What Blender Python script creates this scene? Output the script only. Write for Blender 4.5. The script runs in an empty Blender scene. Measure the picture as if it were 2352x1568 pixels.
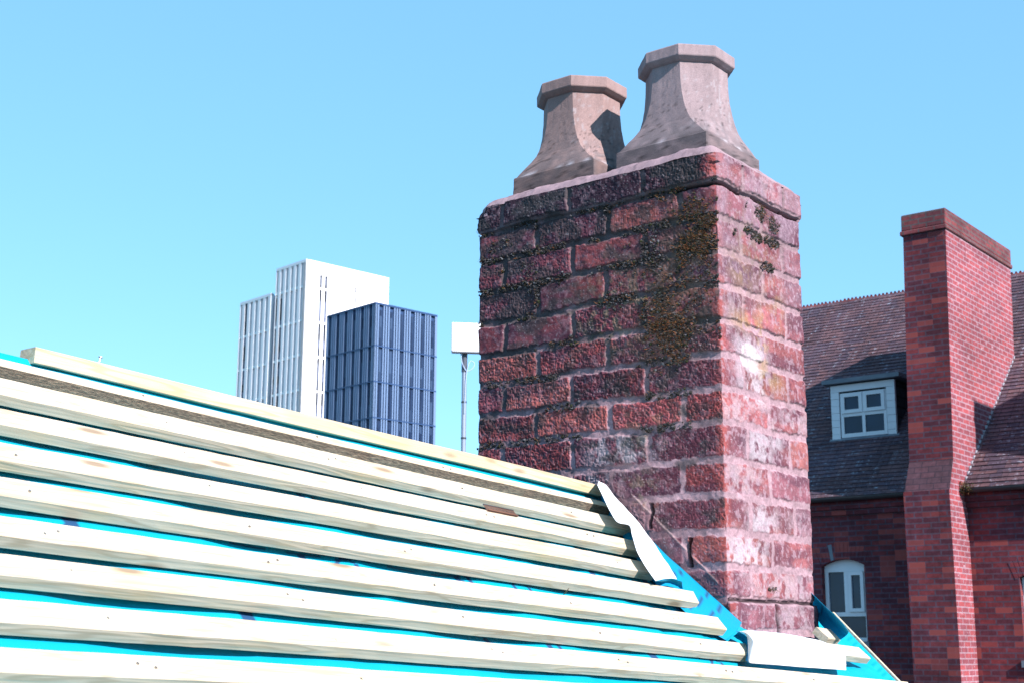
import bpy, math, random
import numpy as np
from mathutils import Vector, Matrix
random.seed(7); RNG = np.random.default_rng(7)
S = bpy.context.scene
COL = S.collection

# ---------------------------------------------------------------- camera, sky, sun, exposure
F = 3195.3                                   # focal length in pixels of a 2352 px wide picture
PITCH, ROLL, AZ = math.radians(12.5106), math.radians(0.282), math.radians(38.1824)
cp, sp = math.cos(PITCH), math.sin(PITCH); cr, sr = math.cos(ROLL), math.sin(ROLL)
_r = np.array([1.0, 0, 0]); _u = np.array([0, -sp, cp]); _f = np.array([0, cp, sp])
M = np.array([cr*_r + sr*_u, -sr*_r + cr*_u, _f])
cam_d = bpy.data.cameras.new("camera"); cam = bpy.data.objects.new("camera", cam_d); COL.objects.link(cam)
cam_d.sensor_width = 36.0; cam_d.lens = 36.0*F/2352; cam_d.clip_start = 0.05; cam_d.clip_end = 6000
cam.matrix_world = Matrix(((M[0][0], M[1][0], -M[2][0], 0), (M[0][1], M[1][1], -M[2][1], 0), (M[0][2], M[1][2], -M[2][2], 0), (0, 0, 0, 1)))
cam_d.dof.use_dof = True; cam_d.dof.focus_distance = 3.3; cam_d.dof.aperture_fstop = 16.0
S.camera = cam
SUN_AZ, SUN_EL = math.radians(140.5), math.radians(32.5)
world = bpy.data.worlds.new("World"); S.world = world; world.use_nodes = True
wn = world.node_tree; bg = wn.nodes["Background"]
sky = wn.nodes.new("ShaderNodeTexSky"); sky.sky_type = 'NISHITA'; sky.sun_disc = False
sky.sun_elevation = SUN_EL; sky.sun_rotation = SUN_AZ; sky.air_density = 1.0; sky.dust_density = 0.0; sky.ozone_density = 1.0
tint = wn.nodes.new("ShaderNodeMix"); tint.data_type = 'RGBA'; tint.blend_type = 'MULTIPLY'; tint.inputs[0].default_value = 1.0
tint.inputs[7].default_value = (0.66, 0.93, 1.12, 1.0)          # the camera's cold white balance
even = wn.nodes.new("ShaderNodeMix"); even.data_type = 'RGBA'; even.inputs[0].default_value = 0.58
even.inputs[7].default_value = (1.08, 2.62, 4.0, 1.0)          # a clear, very even cyan sky
wn.links.new(sky.outputs[0], tint.inputs[6]); wn.links.new(tint.outputs[2], even.inputs[6]); wn.links.new(even.outputs[2], bg.inputs[0]); bg.inputs[1].default_value = 0.14
sun_d = bpy.data.lights.new("sun", 'SUN'); sun = bpy.data.objects.new("sun", sun_d); COL.objects.link(sun)
sun_d.energy = 5.0; sun_d.angle = math.radians(0.5); sun_d.color = (1.0, 0.93, 0.94)
sdir = Vector((math.sin(SUN_AZ)*math.cos(SUN_EL), math.cos(SUN_AZ)*math.cos(SUN_EL), math.sin(SUN_EL)))
sun.rotation_euler = sdir.to_track_quat('Z', 'Y').to_euler()
S.view_settings.view_transform = 'Standard'; S.view_settings.look = 'None'
S.view_settings.exposure = 0.95; S.view_settings.gamma = 1.0
S.cycles.max_bounces = 8

# ---------------------------------------------------------------- measuring helpers
EZ = np.array([0, 0, 1.0])
E2 = np.array([math.sin(AZ), math.cos(AZ), 0]); E1 = np.array([-math.cos(AZ), math.sin(AZ), 0])
def ray(x, y): return M.T @ np.array([(x-1176)/F, (784-y)/F, 1.0])
def hit(x, y, p, n): d = ray(x, y); return d*(np.dot(p, n)/np.dot(d, n))
C0 = ray(1660, 900); C0 = C0*(3.7/C0[1])                    # near edge of the chimney
BA, BE = math.radians(38.334), math.radians(-2.87)
BD = np.array([math.sin(BA)*math.cos(BE), math.cos(BA)*math.cos(BE), math.sin(BE)])   # along the battens
RN = np.array([0.53099006, -0.37117721, 0.76175917]); RN -= BD*np.dot(RN, BD); RN /= np.linalg.norm(RN)
RS = np.cross(RN, BD); RS *= np.sign(RS[2])                                            # up the slope
P0 = hit(1700, 1430, C0, E2)
def rp(al, s, h=0.0): return P0 + BD*al + RS*s + RN*h
def at_roof(x, y, h=0.0): return hit(x, y, P0+RN*h, RN)
def al_of(p): return float(np.dot(p-P0, BD))
def s_of(p): return float(np.dot(p-P0, RS))
def ch(u, v, z): return np.array([C0[0], C0[1], 0]) + E1*u + E2*v + EZ*z
def at_left(x, y, off=0.0):  return hit(x, y, C0-E2*off, E2)
def at_right(x, y, off=0.0): return hit(x, y, C0-E1*off, E1)
class Fr:                                                     # a vertical frame: u sideways, z up, d outward
    def __init__(s, o, eu, en): s.o = np.array([o[0], o[1], 0.0]); s.eu = eu; s.en = en
    def p(s, u, z, d=0.0): return s.o + s.eu*u + EZ*z + s.en*d
    def px(s, x, y, d=0.0):
        q = hit(x, y, s.o+s.en*d, s.en); return float(np.dot(q-s.o, s.eu)), float(q[2])

# ---------------------------------------------------------------- object helpers
def tag(o, label=None, cat=None, group=None, kind=None):
    if label: o["label"] = label
    if cat: o["category"] = cat
    if group: o["group"] = group
    if kind: o["kind"] = kind
    return o
def empty(name, loc, label=None, cat=None, group=None):
    o = bpy.data.objects.new(name, None); COL.objects.link(o); o.location = Vector(loc); o.empty_display_size = 0.2
    return tag(o, label, cat, group)
def link(name, me, mats, parent=None, mw=None):
    o = bpy.data.objects.new(name, me); COL.objects.link(o)
    for m in (mats if isinstance(mats, (list, tuple)) else [mats]): me.materials.append(m)
    W = mw if mw is not None else Matrix.Identity(4)
    if parent is not None:
        o.parent = parent; pm = Matrix.Translation(parent.location) if parent.parent is None else WM[parent.name]
        o.matrix_basis = pm.inverted() @ W
    else: o.matrix_basis = W
    WM[o.name] = W
    return o
WM = {}
class MB:
    def __init__(s): s.v = []; s.f = []; s.m = []
    def add(s, vs, fs, mi=0):
        b = len(s.v); s.v += [tuple(float(c) for c in q) for q in vs]; s.f += [tuple(b+i for i in f) for f in fs]; s.m += [mi]*len(fs)
    def hexa(s, a, b, mi=0):            # two quads, a bottom loop and a top loop
        s.add(list(a)+list(b), [(3,2,1,0),(4,5,6,7),(0,1,5,4),(1,2,6,5),(2,3,7,6),(3,0,4,7)], mi)
    def slab(s, fr, u0, u1, z0, z1, d0, d1, mi=0):
        P = fr.p
        s.hexa([P(u0,z0,d1),P(u1,z0,d1),P(u1,z0,d0),P(u0,z0,d0)], [P(u0,z1,d1),P(u1,z1,d1),P(u1,z1,d0),P(u0,z1,d0)], mi)
    def bar(s, a, b, r, n=8, mi=0, r2=None):
        a = np.array(a, float); b = np.array(b, float); r2 = r if r2 is None else r2
        d = b-a; d /= np.linalg.norm(d); k = EZ if abs(d[2]) < .9 else np.array([1., 0, 0])
        x = np.cross(d, k); x /= np.linalg.norm(x); y = np.cross(d, x)
        ring = lambda c, R: [c + R*(math.cos(2*math.pi*i/n)*x + math.sin(2*math.pi*i/n)*y) for i in range(n)]
        s.add(ring(a, r)+ring(b, r2), [(i, (i+1) % n, n+(i+1) % n, n+i) for i in range(n)]+[tuple(range(n-1, -1, -1)), tuple(range(n, 2*n))], mi)
    def mesh(s, name, bevel=0, uv=True):
        me = bpy.data.meshes.new(name); me.from_pydata(s.v, [], s.f); me.update()
        import bmesh
        bm = bmesh.new(); bm.from_mesh(me); 
        for i, f in enumerate(bm.faces): f.material_index = s.m[i]
        bmesh.ops.recalc_face_normals(bm, faces=bm.faces)
        if bevel: bmesh.ops.bevel(bm, geom=bm.edges[:], offset=bevel, segments=1, affect='EDGES', clamp_overlap=True)
        bm.to_mesh(me); bm.free()
        if uv: facade_uv(me)
        return me
    def build(s, name, mats, parent=None, bevel=0):
        return link(name, s.mesh(name, bevel), mats, parent)
def facade_uv(me):
    n = len(me.loops)
    uv = me.uv_layers.new(name="UVMap"); out = np.zeros((n, 2))
    for p in me.polygons:
        nn = np.array(p.normal); t = np.cross(EZ, nn); L = np.linalg.norm(t)
        t = np.array([1., 0, 0]) if L < 1e-3 else t/L
        w = np.cross(nn, t)
        for li in p.loop_indices:
            c = np.array(me.vertices[me.loops[li].vertex_index].co); out[li] = (c@t, c@w)
    uv.data.foreach_set("uv", out.ravel())
def grid_mesh(name, V, faces_mask=None, colors=None, smooth=True, attrs=None):
    """V: (n, m, 3) array of points"""
    n, m = V.shape[:2]
    me = bpy.data.meshes.new(name); idx = np.arange(n*m).reshape(n, m)
    q = np.stack([idx[:-1, :-1], idx[1:, :-1], idx[1:, 1:], idx[:-1, 1:]], -1).reshape(-1, 4)
    if faces_mask is not None: q = q[faces_mask.reshape(-1)]
    return raw_mesh(me, V.reshape(-1, 3), q, None if colors is None else colors.reshape(-1, 3), smooth, attrs)
def raw_mesh(me, V, q, colors=None, smooth=True, attrs=None):
    k = q.shape[1]
    me.vertices.add(len(V)); me.vertices.foreach_set("co", np.ascontiguousarray(V, dtype=np.float32).ravel())
    me.loops.add(q.size); me.loops.foreach_set("vertex_index", q.astype(np.int32).ravel())
    me.polygons.add(len(q)); me.polygons.foreach_set("loop_start", np.arange(0, q.size, k, dtype=np.int32))
    me.polygons.foreach_set("loop_total", np.full(len(q), k, dtype=np.int32))
    me.polygons.foreach_set("use_smooth", np.full(len(q), smooth))
    me.update(calc_edges=True); me.validate()
    if colors is not None:
        a = me.color_attributes.new("col", 'FLOAT_COLOR', 'POINT')
        c = np.ones((len(V), 4), dtype=np.float32); c[:, :3] = colors; a.data.foreach_set("color", c.ravel())
    return me
# numpy value noise
def vnoise(x, y, seed=0):
    r = np.random.default_rng(seed).random((256, 256))
    xi = np.floor(x).astype(int); yi = np.floor(y).astype(int); fx = x-xi; fy = y-yi
    fx = fx*fx*(3-2*fx); fy = fy*fy*(3-2*fy)
    g = lambda a, b: r[a & 255, b & 255]
    return (g(xi, yi)*(1-fx)+g(xi+1, yi)*fx)*(1-fy)+(g(xi, yi+1)*(1-fx)+g(xi+1, yi+1)*fx)*fy
def fbm(x, y, o=4, seed=0):
    t = 0; a = .5; w = 0
    for i in range(o): t = t + a*vnoise(x*2**i+17.3*i, y*2**i+5.1*i, seed+i); w += a; a *= .5
    return t/w
def sst(a, b, x): t = np.clip((x-a)/(b-a), 0, 1); return t*t*(3-2*t)

# ---------------------------------------------------------------- materials
class NT:
    def __init__(s, name, rough=.8, spec=.3):
        s.m = bpy.data.materials.new(name); s.m.use_nodes = True; s.t = s.m.node_tree; s.b = s.t.nodes["Principled BSDF"]
        s.b.inputs["Roughness"].default_value = rough; s.b.inputs["Specular IOR Level"].default_value = spec
    def n(s, typ, ins={}, **kw):
        nd = s.t.nodes.new(typ)
        for k, v in kw.items(): setattr(nd, k, v)
        for k, v in ins.items(): s.set(nd.inputs[k], v)
        return nd
    def set(s, inp, v):
        if isinstance(v, bpy.types.NodeSocket): s.t.links.new(v, inp)
        elif isinstance(v, bpy.types.Node): s.t.links.new(v.outputs[0], inp)
        else: inp.default_value = (tuple(v)+(1,) if isinstance(v, (tuple, list)) and len(v) == 3 and inp.type == 'RGBA' else v)
    def ramp(s, fac, stops):
        r = s.n("ShaderNodeValToRGB", {"Fac": fac}); e = r.color_ramp.elements
        while len(e) < len(stops): e.new(.5)
        for i, (p, c) in enumerate(stops): e[i].position = p; e[i].color = (c, c, c, 1) if isinstance(c, (int, float)) else tuple(c)+(1,)
        return r.outputs[0]
    def mix(s, f, a, b, mode='MIX'):
        m = s.n("ShaderNodeMix", data_type='RGBA', blend_type=mode)
        s.set(m.inputs[0], f); s.set(m.inputs[6], a); s.set(m.inputs[7], b); return m.outputs[2]
    def noise(s, vec, scale, detail=4, rough=.6):
        return s.n("ShaderNodeTexNoise", {"Vector": vec, "Scale": scale, "Detail": detail, "Roughness": rough}).outputs[0]
    def color(s, c): s.set(s.b.inputs["Base Color"], c)
    def bump(s, h, strength=.3, dist=.01, prev=None):
        ins = {"Height": h, "Strength": strength, "Distance": dist}
        if prev is not None: ins["Normal"] = prev
        b = s.n("ShaderNodeBump", ins); s.set(s.b.inputs["Normal"], b.outputs[0]); return b.outputs[0]
    def obj(s, scale=(1, 1, 1), loc=None):
        tc = s.n("ShaderNodeTexCoord"); mp = s.n("ShaderNodeMapping", {"Vector": tc.outputs["Object"], "Scale": scale})
        if loc is not None: s.set(mp.inputs["Location"], loc)
        return mp.outputs[0]
def m_attr(name, rough=.85, nscale=250, bstr=.4, spec=.3, var=.35):
    t = NT(name, rough, spec); a = t.n("ShaderNodeAttribute", attribute_name="col"); v = t.obj()
    n1 = t.noise(v, nscale, 3, .7); k = t.ramp(n1, [(.25, 1-var), (.75, 1+var*.6)])
    t.color(t.mix(1.0, a.outputs["Color"], k, 'MULTIPLY')); t.bump(n1, bstr, .002)
    return t.m
def m_noise(name, c1, c2, scale=8, rough=.8, spec=.3, b=.2, bscale=60, bd=.005, metal=0, stretch=(1, 1, 1)):
    t = NT(name, rough, spec); v = t.obj(stretch); n1 = t.noise(v, scale, 5)
    t.color(t.ramp(n1, [(.3, c1), (.7, c2)])); t.b.inputs["Metallic"].default_value = metal
    if b: t.bump(t.noise(v, bscale, 4), b, bd)
    return t.m
def m_wood(name, base, dark, knot, grain=1.0, rough=.75, bstr=.25):
    t = NT(name, rough, .2)
    oi = t.n("ShaderNodeObjectInfo"); off = t.n("ShaderNodeVectorMath", {0: oi.outputs["Random"], 1: (13.0, 7.0, 5.0)}, operation='MULTIPLY')
    v = t.obj((1, 1, 1), off.outputs[0])
    vs = t.n("ShaderNodeMapping", {"Vector": v, "Scale": (1.6, 24, 24)}).outputs[0]
    warp = t.noise(vs, 1.6, 2, .5)
    ring = t.n("ShaderNodeMath", {0: t.n("ShaderNodeMath", {0: warp, 1: 30.0*grain}, operation='MULTIPLY').outputs[0]}, operation='SINE').outputs[0]
    fine = t.noise(t.n("ShaderNodeMapping", {"Vector": v, "Scale": (6, 260, 260)}).outputs[0], 1.0, 3, .7)
    patch = t.noise(v, 3.5, 3)
    c = t.mix(t.ramp(ring, [(.72, 0.0), (.99, .6)]), base, dark)
    c = t.mix(t.ramp(fine, [(.42, 0.0), (.70, .45)]), c, dark)
    c = t.mix(t.ramp(patch, [(.48, 0.0), (.72, .6)]), c, (base[0]*.98, base[1]*.84, base[2]*.58))
    kv = t.n("ShaderNodeTexVoronoi", {"Vector": t.n("ShaderNodeMapping", {"Vector": v, "Scale": (4.2, 15, 15)}).outputs[0], "Scale": 1.0})
    c = t.mix(t.ramp(kv.outputs["Distance"], [(.07, .75), (.17, 0.0)]), c, knot)
    t.color(c); t.bump(t.mix(.5, fine, ring), bstr, .0015)
    return t.m
PINE = m_wood("pine", (.54, .458, .345), (.34, .265, .175), (.19, .12, .07))
PINE_Y = m_wood("pine_cream", (.50, .43, .31), (.38, .28, .16), (.14, .07, .03), .6)
def _weathered():
    t = NT("weathered_pine", .9, .1); v = t.obj((1, 1, 1))
    w = t.noise(t.n("ShaderNodeMapping", {"Vector": v, "Scale": (60, 260, 420)}).outputs[0], 1.0, 4, .75)
    p = t.noise(v, 7, 4)
    c = t.mix(p, (.62, .46, .33), (.52, .33, .19)); c = t.mix(t.ramp(w, [(.42, .0), (.68, .75)]), (.16, .115, .085), c)
    t.color(c); t.bump(w, .9, .003); return t.m
WEATH = _weathered()
def m_membrane(name, base, ink=False):
    t = NT(name, .62, .25); v = t.obj()
    w1 = t.n("ShaderNodeTexWave", {"Vector": v, "Scale": 240.0, "Distortion": .5}); n1 = t.noise(v, 6, 3)
    c = t.mix(t.ramp(n1, [(.3, .0), (.7, .35)]), base, (base[0]*.7, base[1]*.8, base[2]*.85))
    if ink:
        a = t.n("ShaderNodeAttribute", attribute_name="col"); c = t.mix(a.outputs["Color"], c, (.02, .07, .16))
    t.color(c); t.bump(w1.outputs["Fac"], .12, .0006)
    tr = t.n("ShaderNodeBsdfTranslucent", {"Color": c}); ms = t.n("ShaderNodeMixShader", {0: .10, 1: t.b.outputs[0], 2: tr.outputs[0]})
    t.t.links.new(ms.outputs[0], t.t.nodes["Material Output"].inputs[0])
    return t.m
BLUE = m_membrane("blue_underlay", (.0, .33, .46), True)
BLUE2 = m_membrane("blue_underlay_upstand", (.0, .27, .46), True)
WHITE_M = m_membrane("white_underlay_back", (.80, .80, .80))
INKM = m_noise("ink", (.02, .05, .12), (.03, .08, .17), rough=.7, b=0)
BRICK = m_attr("old_brick", .95, 420, .35, .1, .35)
STONE = m_attr("stone_pot", .9, 300, .5, .2, .22)
MORT = m_attr("mortar_cap", .95, 300, .5, .15, .2)
MOSS = m_attr("moss", 1.0, 600, .3, .05, .4)
STEEL = m_noise("nail_steel", (.35, .34, .33), (.5, .48, .45), rough=.35, spec=.5, b=0, metal=1)
COPPER = m_noise("copper_nail", (.16, .07, .045), (.24, .12, .08), rough=.5, spec=.4, b=0, metal=.3)
def m_facade(name, c1, c2, mort, bw=.23, bh=.075, ms=.012, dark=.5, rough=.9, lichen=None, bstr=.5, odd=None):
    t = NT(name, rough, .2); uv = t.n("ShaderNodeUVMap").outputs[0]
    br = t.n("ShaderNodeTexBrick", {"Vector": uv, "Color1": c1, "Color2": c2, "Mortar": mort, "Scale": 1.0, "Mortar Size": ms, "Mortar Smooth": .3, "Brick Width": bw, "Row Height": bh})
    n1 = t.noise(uv, 1.1, 4); n2 = t.noise(uv, 14, 4, .7)
    c = t.mix(1.0, br.outputs["Color"], t.ramp(n1, [(.3, dark), (.7, 1.2)]), 'MULTIPLY')
    c = t.mix(1.0, c, t.ramp(n2, [(.25, .62), (.75, 1.3)]), 'MULTIPLY')
    if odd is not None:
        vv = t.n("ShaderNodeMapping", {"Vector": uv, "Scale": (1/bw, 1/bh, 1)}).outputs[0]
        w = t.n("ShaderNodeTexWhiteNoise", {"Vector": t.n("ShaderNodeVectorMath", {0: vv}, operation='FLOOR').outputs[0]}, noise_dimensions='2D')
        c = t.mix(t.ramp(w.outputs[0], [(.80, 0.0), (.97, .75)]), c, odd)
    if lichen is not None:
        n3 = t.noise(uv, 9, 5, .8); c = t.mix(t.ramp(n3, [(lichen[1], 0.0), (lichen[1]+.1, .8)]), c, lichen[0])
    t.color(c); t.bump(t.mix(.3, br.outputs["Fac"], n2), -bstr, .008)
    return t.m

# ---------------------------------------------------------------- ground
GZ = -9.0
mb = MB(); mb.add([(-3000, -3000, GZ), (3000, -3000, GZ), (3000, 3000, GZ), (-3000, 3000, GZ)], [(0, 1, 2, 3)])
g = mb.build("ground", m_noise("ground", (.035, .038, .045), (.055, .058, .066), .2, b=0)); tag(g, kind="structure")

# ================================================================ NEAR CHIMNEY
CU, CV = .860, .503
chim = empty("chimney_stack", ch(CU/2, CV/2, 0), "large red brick chimney stack with mossy joints and two stone pots", "chimney")
BEDS = [1.367, 1.287, 1.189, 1.091, .991, .890, .794, .699, .607, .505, .407, .308, .217, .130, .045, -.05, -.15, -.25, -.36]
JL = {0: (.245, .502, .757), 1: (.128, .372, .630)}; JR = {0: (.131, .388), 1: (.256,)}
def brick_surface():
    # perimeter samples (u, v, nu, nv, face, a, corner-distance)
    r = .009; st = .0021
    P = []
    def line(u0, v0, u1, v1, n, nu, nv, face):
        for i in range(n):
            t = i/n; u = u0+(u1-u0)*t; v = v0+(v1-v0)*t
            P.append((u, v, nu, nv, face))
    def arc(cu, cv, a0, a1, n, face0, face1):
        for i in range(n):
            t = i/n; a = a0+(a1-a0)*t
            P.append((cu+r*math.cos(a), cv+r*math.sin(a), math.cos(a), math.sin(a), face0 if t < .5 else face1))
    line(CU-r, CV, CU-.03, CV, 2, 0, 1, 3)
    P.clear()
    arc(CU-r, CV-r, math.pi/2, 0, 4, 3, 2)
    line(CU, CV-r, CU, r, 30, 1, 0, 2)
    arc(CU-r, r, 0, -math.pi/2, 8, 2, 0)
    line(CU-r, 0, r, 0, int((CU-2*r)/st), 0, -1, 0)
    arc(r, r, -math.pi/2, -math.pi, 8, 0, 1)
    line(0, r, 0, CV-r, int((CV-2*r)/st), -1, 0, 1)
    arc(r, CV-r, math.pi, math.pi/2, 8, 1, 3)
    line(r, CV, CU-r, CV, 50, 0, 1, 3)
    P.append(P[0])
    A = np.array([p[:4] for p in P]); face = np.array([p[4] for p in P])
    z = np.concatenate([np.arange(1.3675, -.12, -st), np.arange(-.12, -.37, -.01)])
    U = A[:, 0][:, None]; Vv = A[:, 1][:, None]; Z = z[None, :]+0*U; Fc = face[:, None]+0*Z.astype(int)
    a = np.where(Fc == 0, U, np.where(Fc == 1, Vv, np.where(Fc == 2, Vv, U)))+0*Z       # distance from the near corner
    wrap = np.where(Fc == 0, -a, a) + np.where(Fc == 2, 3.0, 0)+np.where(Fc == 3, 5.0, 0)
    wob = (fbm(wrap*9+40, Z*3+20, 3, 3)-.5)*.017
    zz = Z+wob-np.where(Fc == 1, (a*a)*.03, 0)
    B = np.array(BEDS); row = np.clip(len(B)-1-np.searchsorted(B[::-1], zz, side='left'), 0, len(B)-2)
    row = np.clip(np.sum(zz[..., None] < B[None, None, 1:], -1), 0, len(B)-2)
    top = B[row]; bot = B[row+1]
    jm = .0095+.004*(fbm(wrap*20, Z*20, 2, 9)-.5)
    dz = np.minimum(np.where(row == 0, 1.0, top-zz), zz-bot)-jm
    # perpends
    jx = np.full(a.shape, 9.0); bid = np.zeros(a.shape, int)
    jw = (fbm(wrap*4+9, Z*18+3, 2, 13)-.5)*.012
    for par in (0, 1):
        sel = (row % 2) == par
        for fcs, J in (((0, 3), JL[par]), ((1, 2), JR[par])):
            fs = sel & ((Fc == fcs[0]) | (Fc == fcs[1]))
            for j in J:
                off = (((row*37+int(j*1000)) % 11)-5)*.0012
                dd = a-j-off+jw
                jx = np.where(fs, np.minimum(jx, np.abs(dd)), jx); bid = np.where(fs & (dd > 0), bid+1, bid)
    dj = jx-.008-.003*(fbm(wrap*30, Z*30, 2, 19)-.5)
    d = np.minimum(dz, dj)
    edge = fbm(wrap*70, Z*70, 3, 23)-.5
    inb = sst(-.0025, .0035, d+edge*.011)
    # brick id -> randoms (shared by both sides of the corner brick)
    key = row*64 + np.where(bid == 0, 0, Fc*9+bid)
    tab = np.random.default_rng(5).random((20*64, 6)); rnd = tab[key]
    # relief
    rough = (.15+1.0*rnd[..., 0]**1.5)*np.where(Fc == 0, 1.0, .45)
    rough = np.where((row >= 5) & (row <= 10) & (Fc == 0), rough*.8+.55, rough)
    pit = np.abs(fbm(wrap*130, Z*130, 3, 31)-.5)*2
    low = fbm(wrap*25, Z*25, 3, 37)-.5
    h = inb*(.0005+.0035*(rnd[..., 1]-.5)) + inb*(low*.006 - rough*pit*.0065)
    upper = sst(.55, .95, Z)*np.where(Fc == 0, 1, .6)
    mort = -.0035-.0035*upper + (fbm(wrap*50, Z*50, 3, 41)-.5)*.005
    smear = (Z < .5)*sst(.52, .62, fbm(wrap*8, Z*8, 3, 43))*.0035
    h = h + (1-inb)*(mort+smear)
    h += np.where(row == 0, .010, 0)*sst(1.287, 1.291, zz)                       # top course oversails
    h += np.where((row >= 13) & (Fc != 0), .012, 0)                                # lowest course steps out
    h -= .030*np.exp(-np.clip(1.367-Z, 0, 1)/.016)*np.where(Fc == 0, sst(CU-.04, CU, a), np.where(Fc == 2, sst(.06, 0, a), 0))
    # open cracks
    crk = lambda x0, z0, x1, z1, w, ff: (Fc == ff)*np.exp(-((a-(x0+(x1-x0)*(Z-z0)/(z1-z0+1e-9))+(fbm(Z*30, a*0, 2, 51)-.5)*.02)/w)**2)*(Z < max(z0, z1))*(Z > min(z0, z1))
    ck = crk(.262, .02, .250, .128, .008, 1)*1.3+.8*crk(.131, 1.285, .135, 1.367, .005, 1)+.7*crk(.390, 1.285, .388, 1.35, .004, 1)
    ck += (Fc == 1)*np.exp(-((zz-.128)/.004)**2)*1.1 + crk(.235, .33, .232, .40, .005, 0)+crk(.116, .22, .112, .30, .006, 0)
    ck += (row == 1)*(Fc <= 1)*np.exp(-((zz-1.283)/.0035)**2)*(a < .14)*.9+(Fc == 1)*np.exp(-((zz-1.283)/.0035)**2)*(a > .2)*.7
    h -= ck*.014
    # proud diagonal bead left by an old flashing
    dl = (Z-(.345-1.0*(.21-a)*(-1)*-1)) if False else (Z-(.345+(a-.21)*.93))
    bead = (Fc == 0)*np.exp(-(dl/.0035)**2)*(a > .03)*(a < .30)
    h += bead*.003
    chip = sst(.62, .75, fbm(wrap*14+3, Z*14, 3, 61))*np.exp(-(np.minimum(a, 1)/.014)**2)*(Fc <= 1)
    h -= chip*.006
    # colour
    n1 = fbm(wrap*12, Z*12, 4, 71)[..., None]; n2 = fbm(wrap*60, Z*60, 3, 73)[..., None]; n3 = fbm(wrap*170, Z*170, 2, 79)[..., None]
    red = np.array([.33, .075, .066]); pur = np.array([.115, .040, .060]); org = np.array([.40, .115, .082]); mar = np.array([.20, .050, .056])
    t = rnd[..., 2][..., None]
    c = np.where(t < .34, mar, np.where(t < .66, red, np.where(t < .80, org, pur)))
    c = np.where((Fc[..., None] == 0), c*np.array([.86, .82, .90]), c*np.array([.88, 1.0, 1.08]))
    c = np.where(Fc[..., None] == 1, c*.42+np.array([.27, .105, .115])*.58, c*.62+np.array([.185, .058, .070])*.38)  # sunlit right face painted paler and pinker than the left
    c = c*(1+.5*(rnd[..., 3][..., None]-.5))
    c = c*(.62+.75*n1)+ (pur-c)*sst(.5, .75, n2)*.45
    # burnt ends
    c = c + (np.array([.075, .035, .055])-c)*(sst(.45, .65, fbm(wrap*7+30, Z*22, 3, 83)+.25*(rnd[..., 4]-.5))*.6)[..., None]
    # soot on the upper left
    soot = (Fc == 0)*sst(1.26, 1.30, Z)*sst(.02, .08, a)*.85+ (Fc == 0)*sst(1.0, 1.5, Z+(fbm(wrap*5, Z*5, 3, 87)-.5)*.5)*.3
    soot = np.clip(soot + (Fc == 0)*sst(.45, .85, a)*sst(.5, .8, fbm(wrap*6, Z*10, 3, 89)+.06)*.4, 0, .9)[..., None]
    c = c*(1-soot)+np.array([.030, .020, .030])*soot
    # red freshly worn arris
    arr = (Fc <= 1)*np.exp(-(a/.028)**2)*sst(.3, .6, fbm(wrap*20, Z*20, 3, 91)+.1)
    c = c+(np.array([.32, .075, .065])-c)*(arr*.75)[..., None]
    # salts: white bloom
    blo = np.zeros(a.shape)
    for (ff, z0, a0, rz, ra, k) in ((1, .80, .17, .07, .10, 1.0), (1, .715, .18, .05, .10, .95), (1, .60, .30, .05, .04, .8), (1, .56, .20, .05, .08, .9), (1, .46, .10, .05, .12, .6), (1, .35, .20, .05, .09, .9), (1, .26, .10, .06, .13, 1.0),
                                   (1, .17, .3, .06, .2, .6), (1, .08, .35, .05, .12, .5), (1, .645, .07, .04, .1, .6), (1, .66, .42, .05, .1, .5), (1, 1.33, .26, .05, .12, .35), (0, .555, .33, .05, .12, .9), (0, .46, .45, .05, .11, .75), (0, .36, .3, .05, .1, .4), (0, .19, .2, .05, .1, .3), (1, .92, .06, .06, .05, .4), (1, .36, .42, .04, .08, .3)):
        blo = np.maximum(blo, (Fc == ff)*k*np.exp(-((Z-z0)/rz)**4-((a-a0)/ra)**4))
    stain = (Fc == 0)*np.clip(np.exp(-((a-.10)/.085)**2-((Z-1.10)/.13)**2)+np.exp(-((a-.15)/.10)**2-((Z-.90)/.12)**2)+.5*np.exp(-((a-.24)/.12)**2-((Z-1.0)/.14)**2), 0, 1)*sst(.35, .6, fbm(wrap*30, Z*30, 4, 773)+.06)
    blo = blo*sst(.42, .66, fbm(wrap*45, Z*45, 4, 93)+.09)*inb
    c = c+(np.array([.46, .40, .42])-c)*(blo*.78)[..., None]
    dust = (sst(.52, .72, fbm(wrap*90, Z*90, 3, 95))*np.where(Fc == 1, .62, .28)*inb)[..., None]  # pale dust, stronger on the right face to paint in its sunlit brightness
    c = c+(np.array([.33, .22, .25])-c)*dust
    grey = ((Fc == 1)*sst(.85, 1.25, Z)*sst(.35, .62, fbm(wrap*10, Z*10, 4, 779)))[..., None]*.55
    c = c+(np.array([.25, .175, .21])-c)*grey
    # mortar
    mc = np.array([.25, .16, .175])*(.75+.5*n2)*(.8+.4*n1)
    mc = np.where(Fc[..., None] == 1, mc*1.3, mc*(.65+1.05*fbm(wrap*15, Z*22, 4, 771)[..., None]))  # mortar painted brighter on the sunlit right face
    dirty = ((Fc == 0)*sst(.62, 1.0, Z+.25*(a-.4)+(fbm(wrap*10, Z*10, 3, 97)-.5)*.7)*.6 + (Fc == 1)*sst(1.0, 1.2, Z)*.35)[..., None]
    mc = mc*(1-dirty)+np.array([.05, .045, .045])*dirty
    k = sst(.3, .9, inb)[..., None]
    c = mc*(1-k)+c*k
    # black algae between joints on the upper left, yellow and grey-green lichen
    alg = ((Fc == 0)*sst(.60, .78, fbm(wrap*16, Z*26, 4, 99)+.12*sst(.5, 1.1, Z)+.07*sst(.3, .8, a)))[..., None]*.7
    c = c*(1-alg)+np.array([.045, .045, .045])*alg
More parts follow.
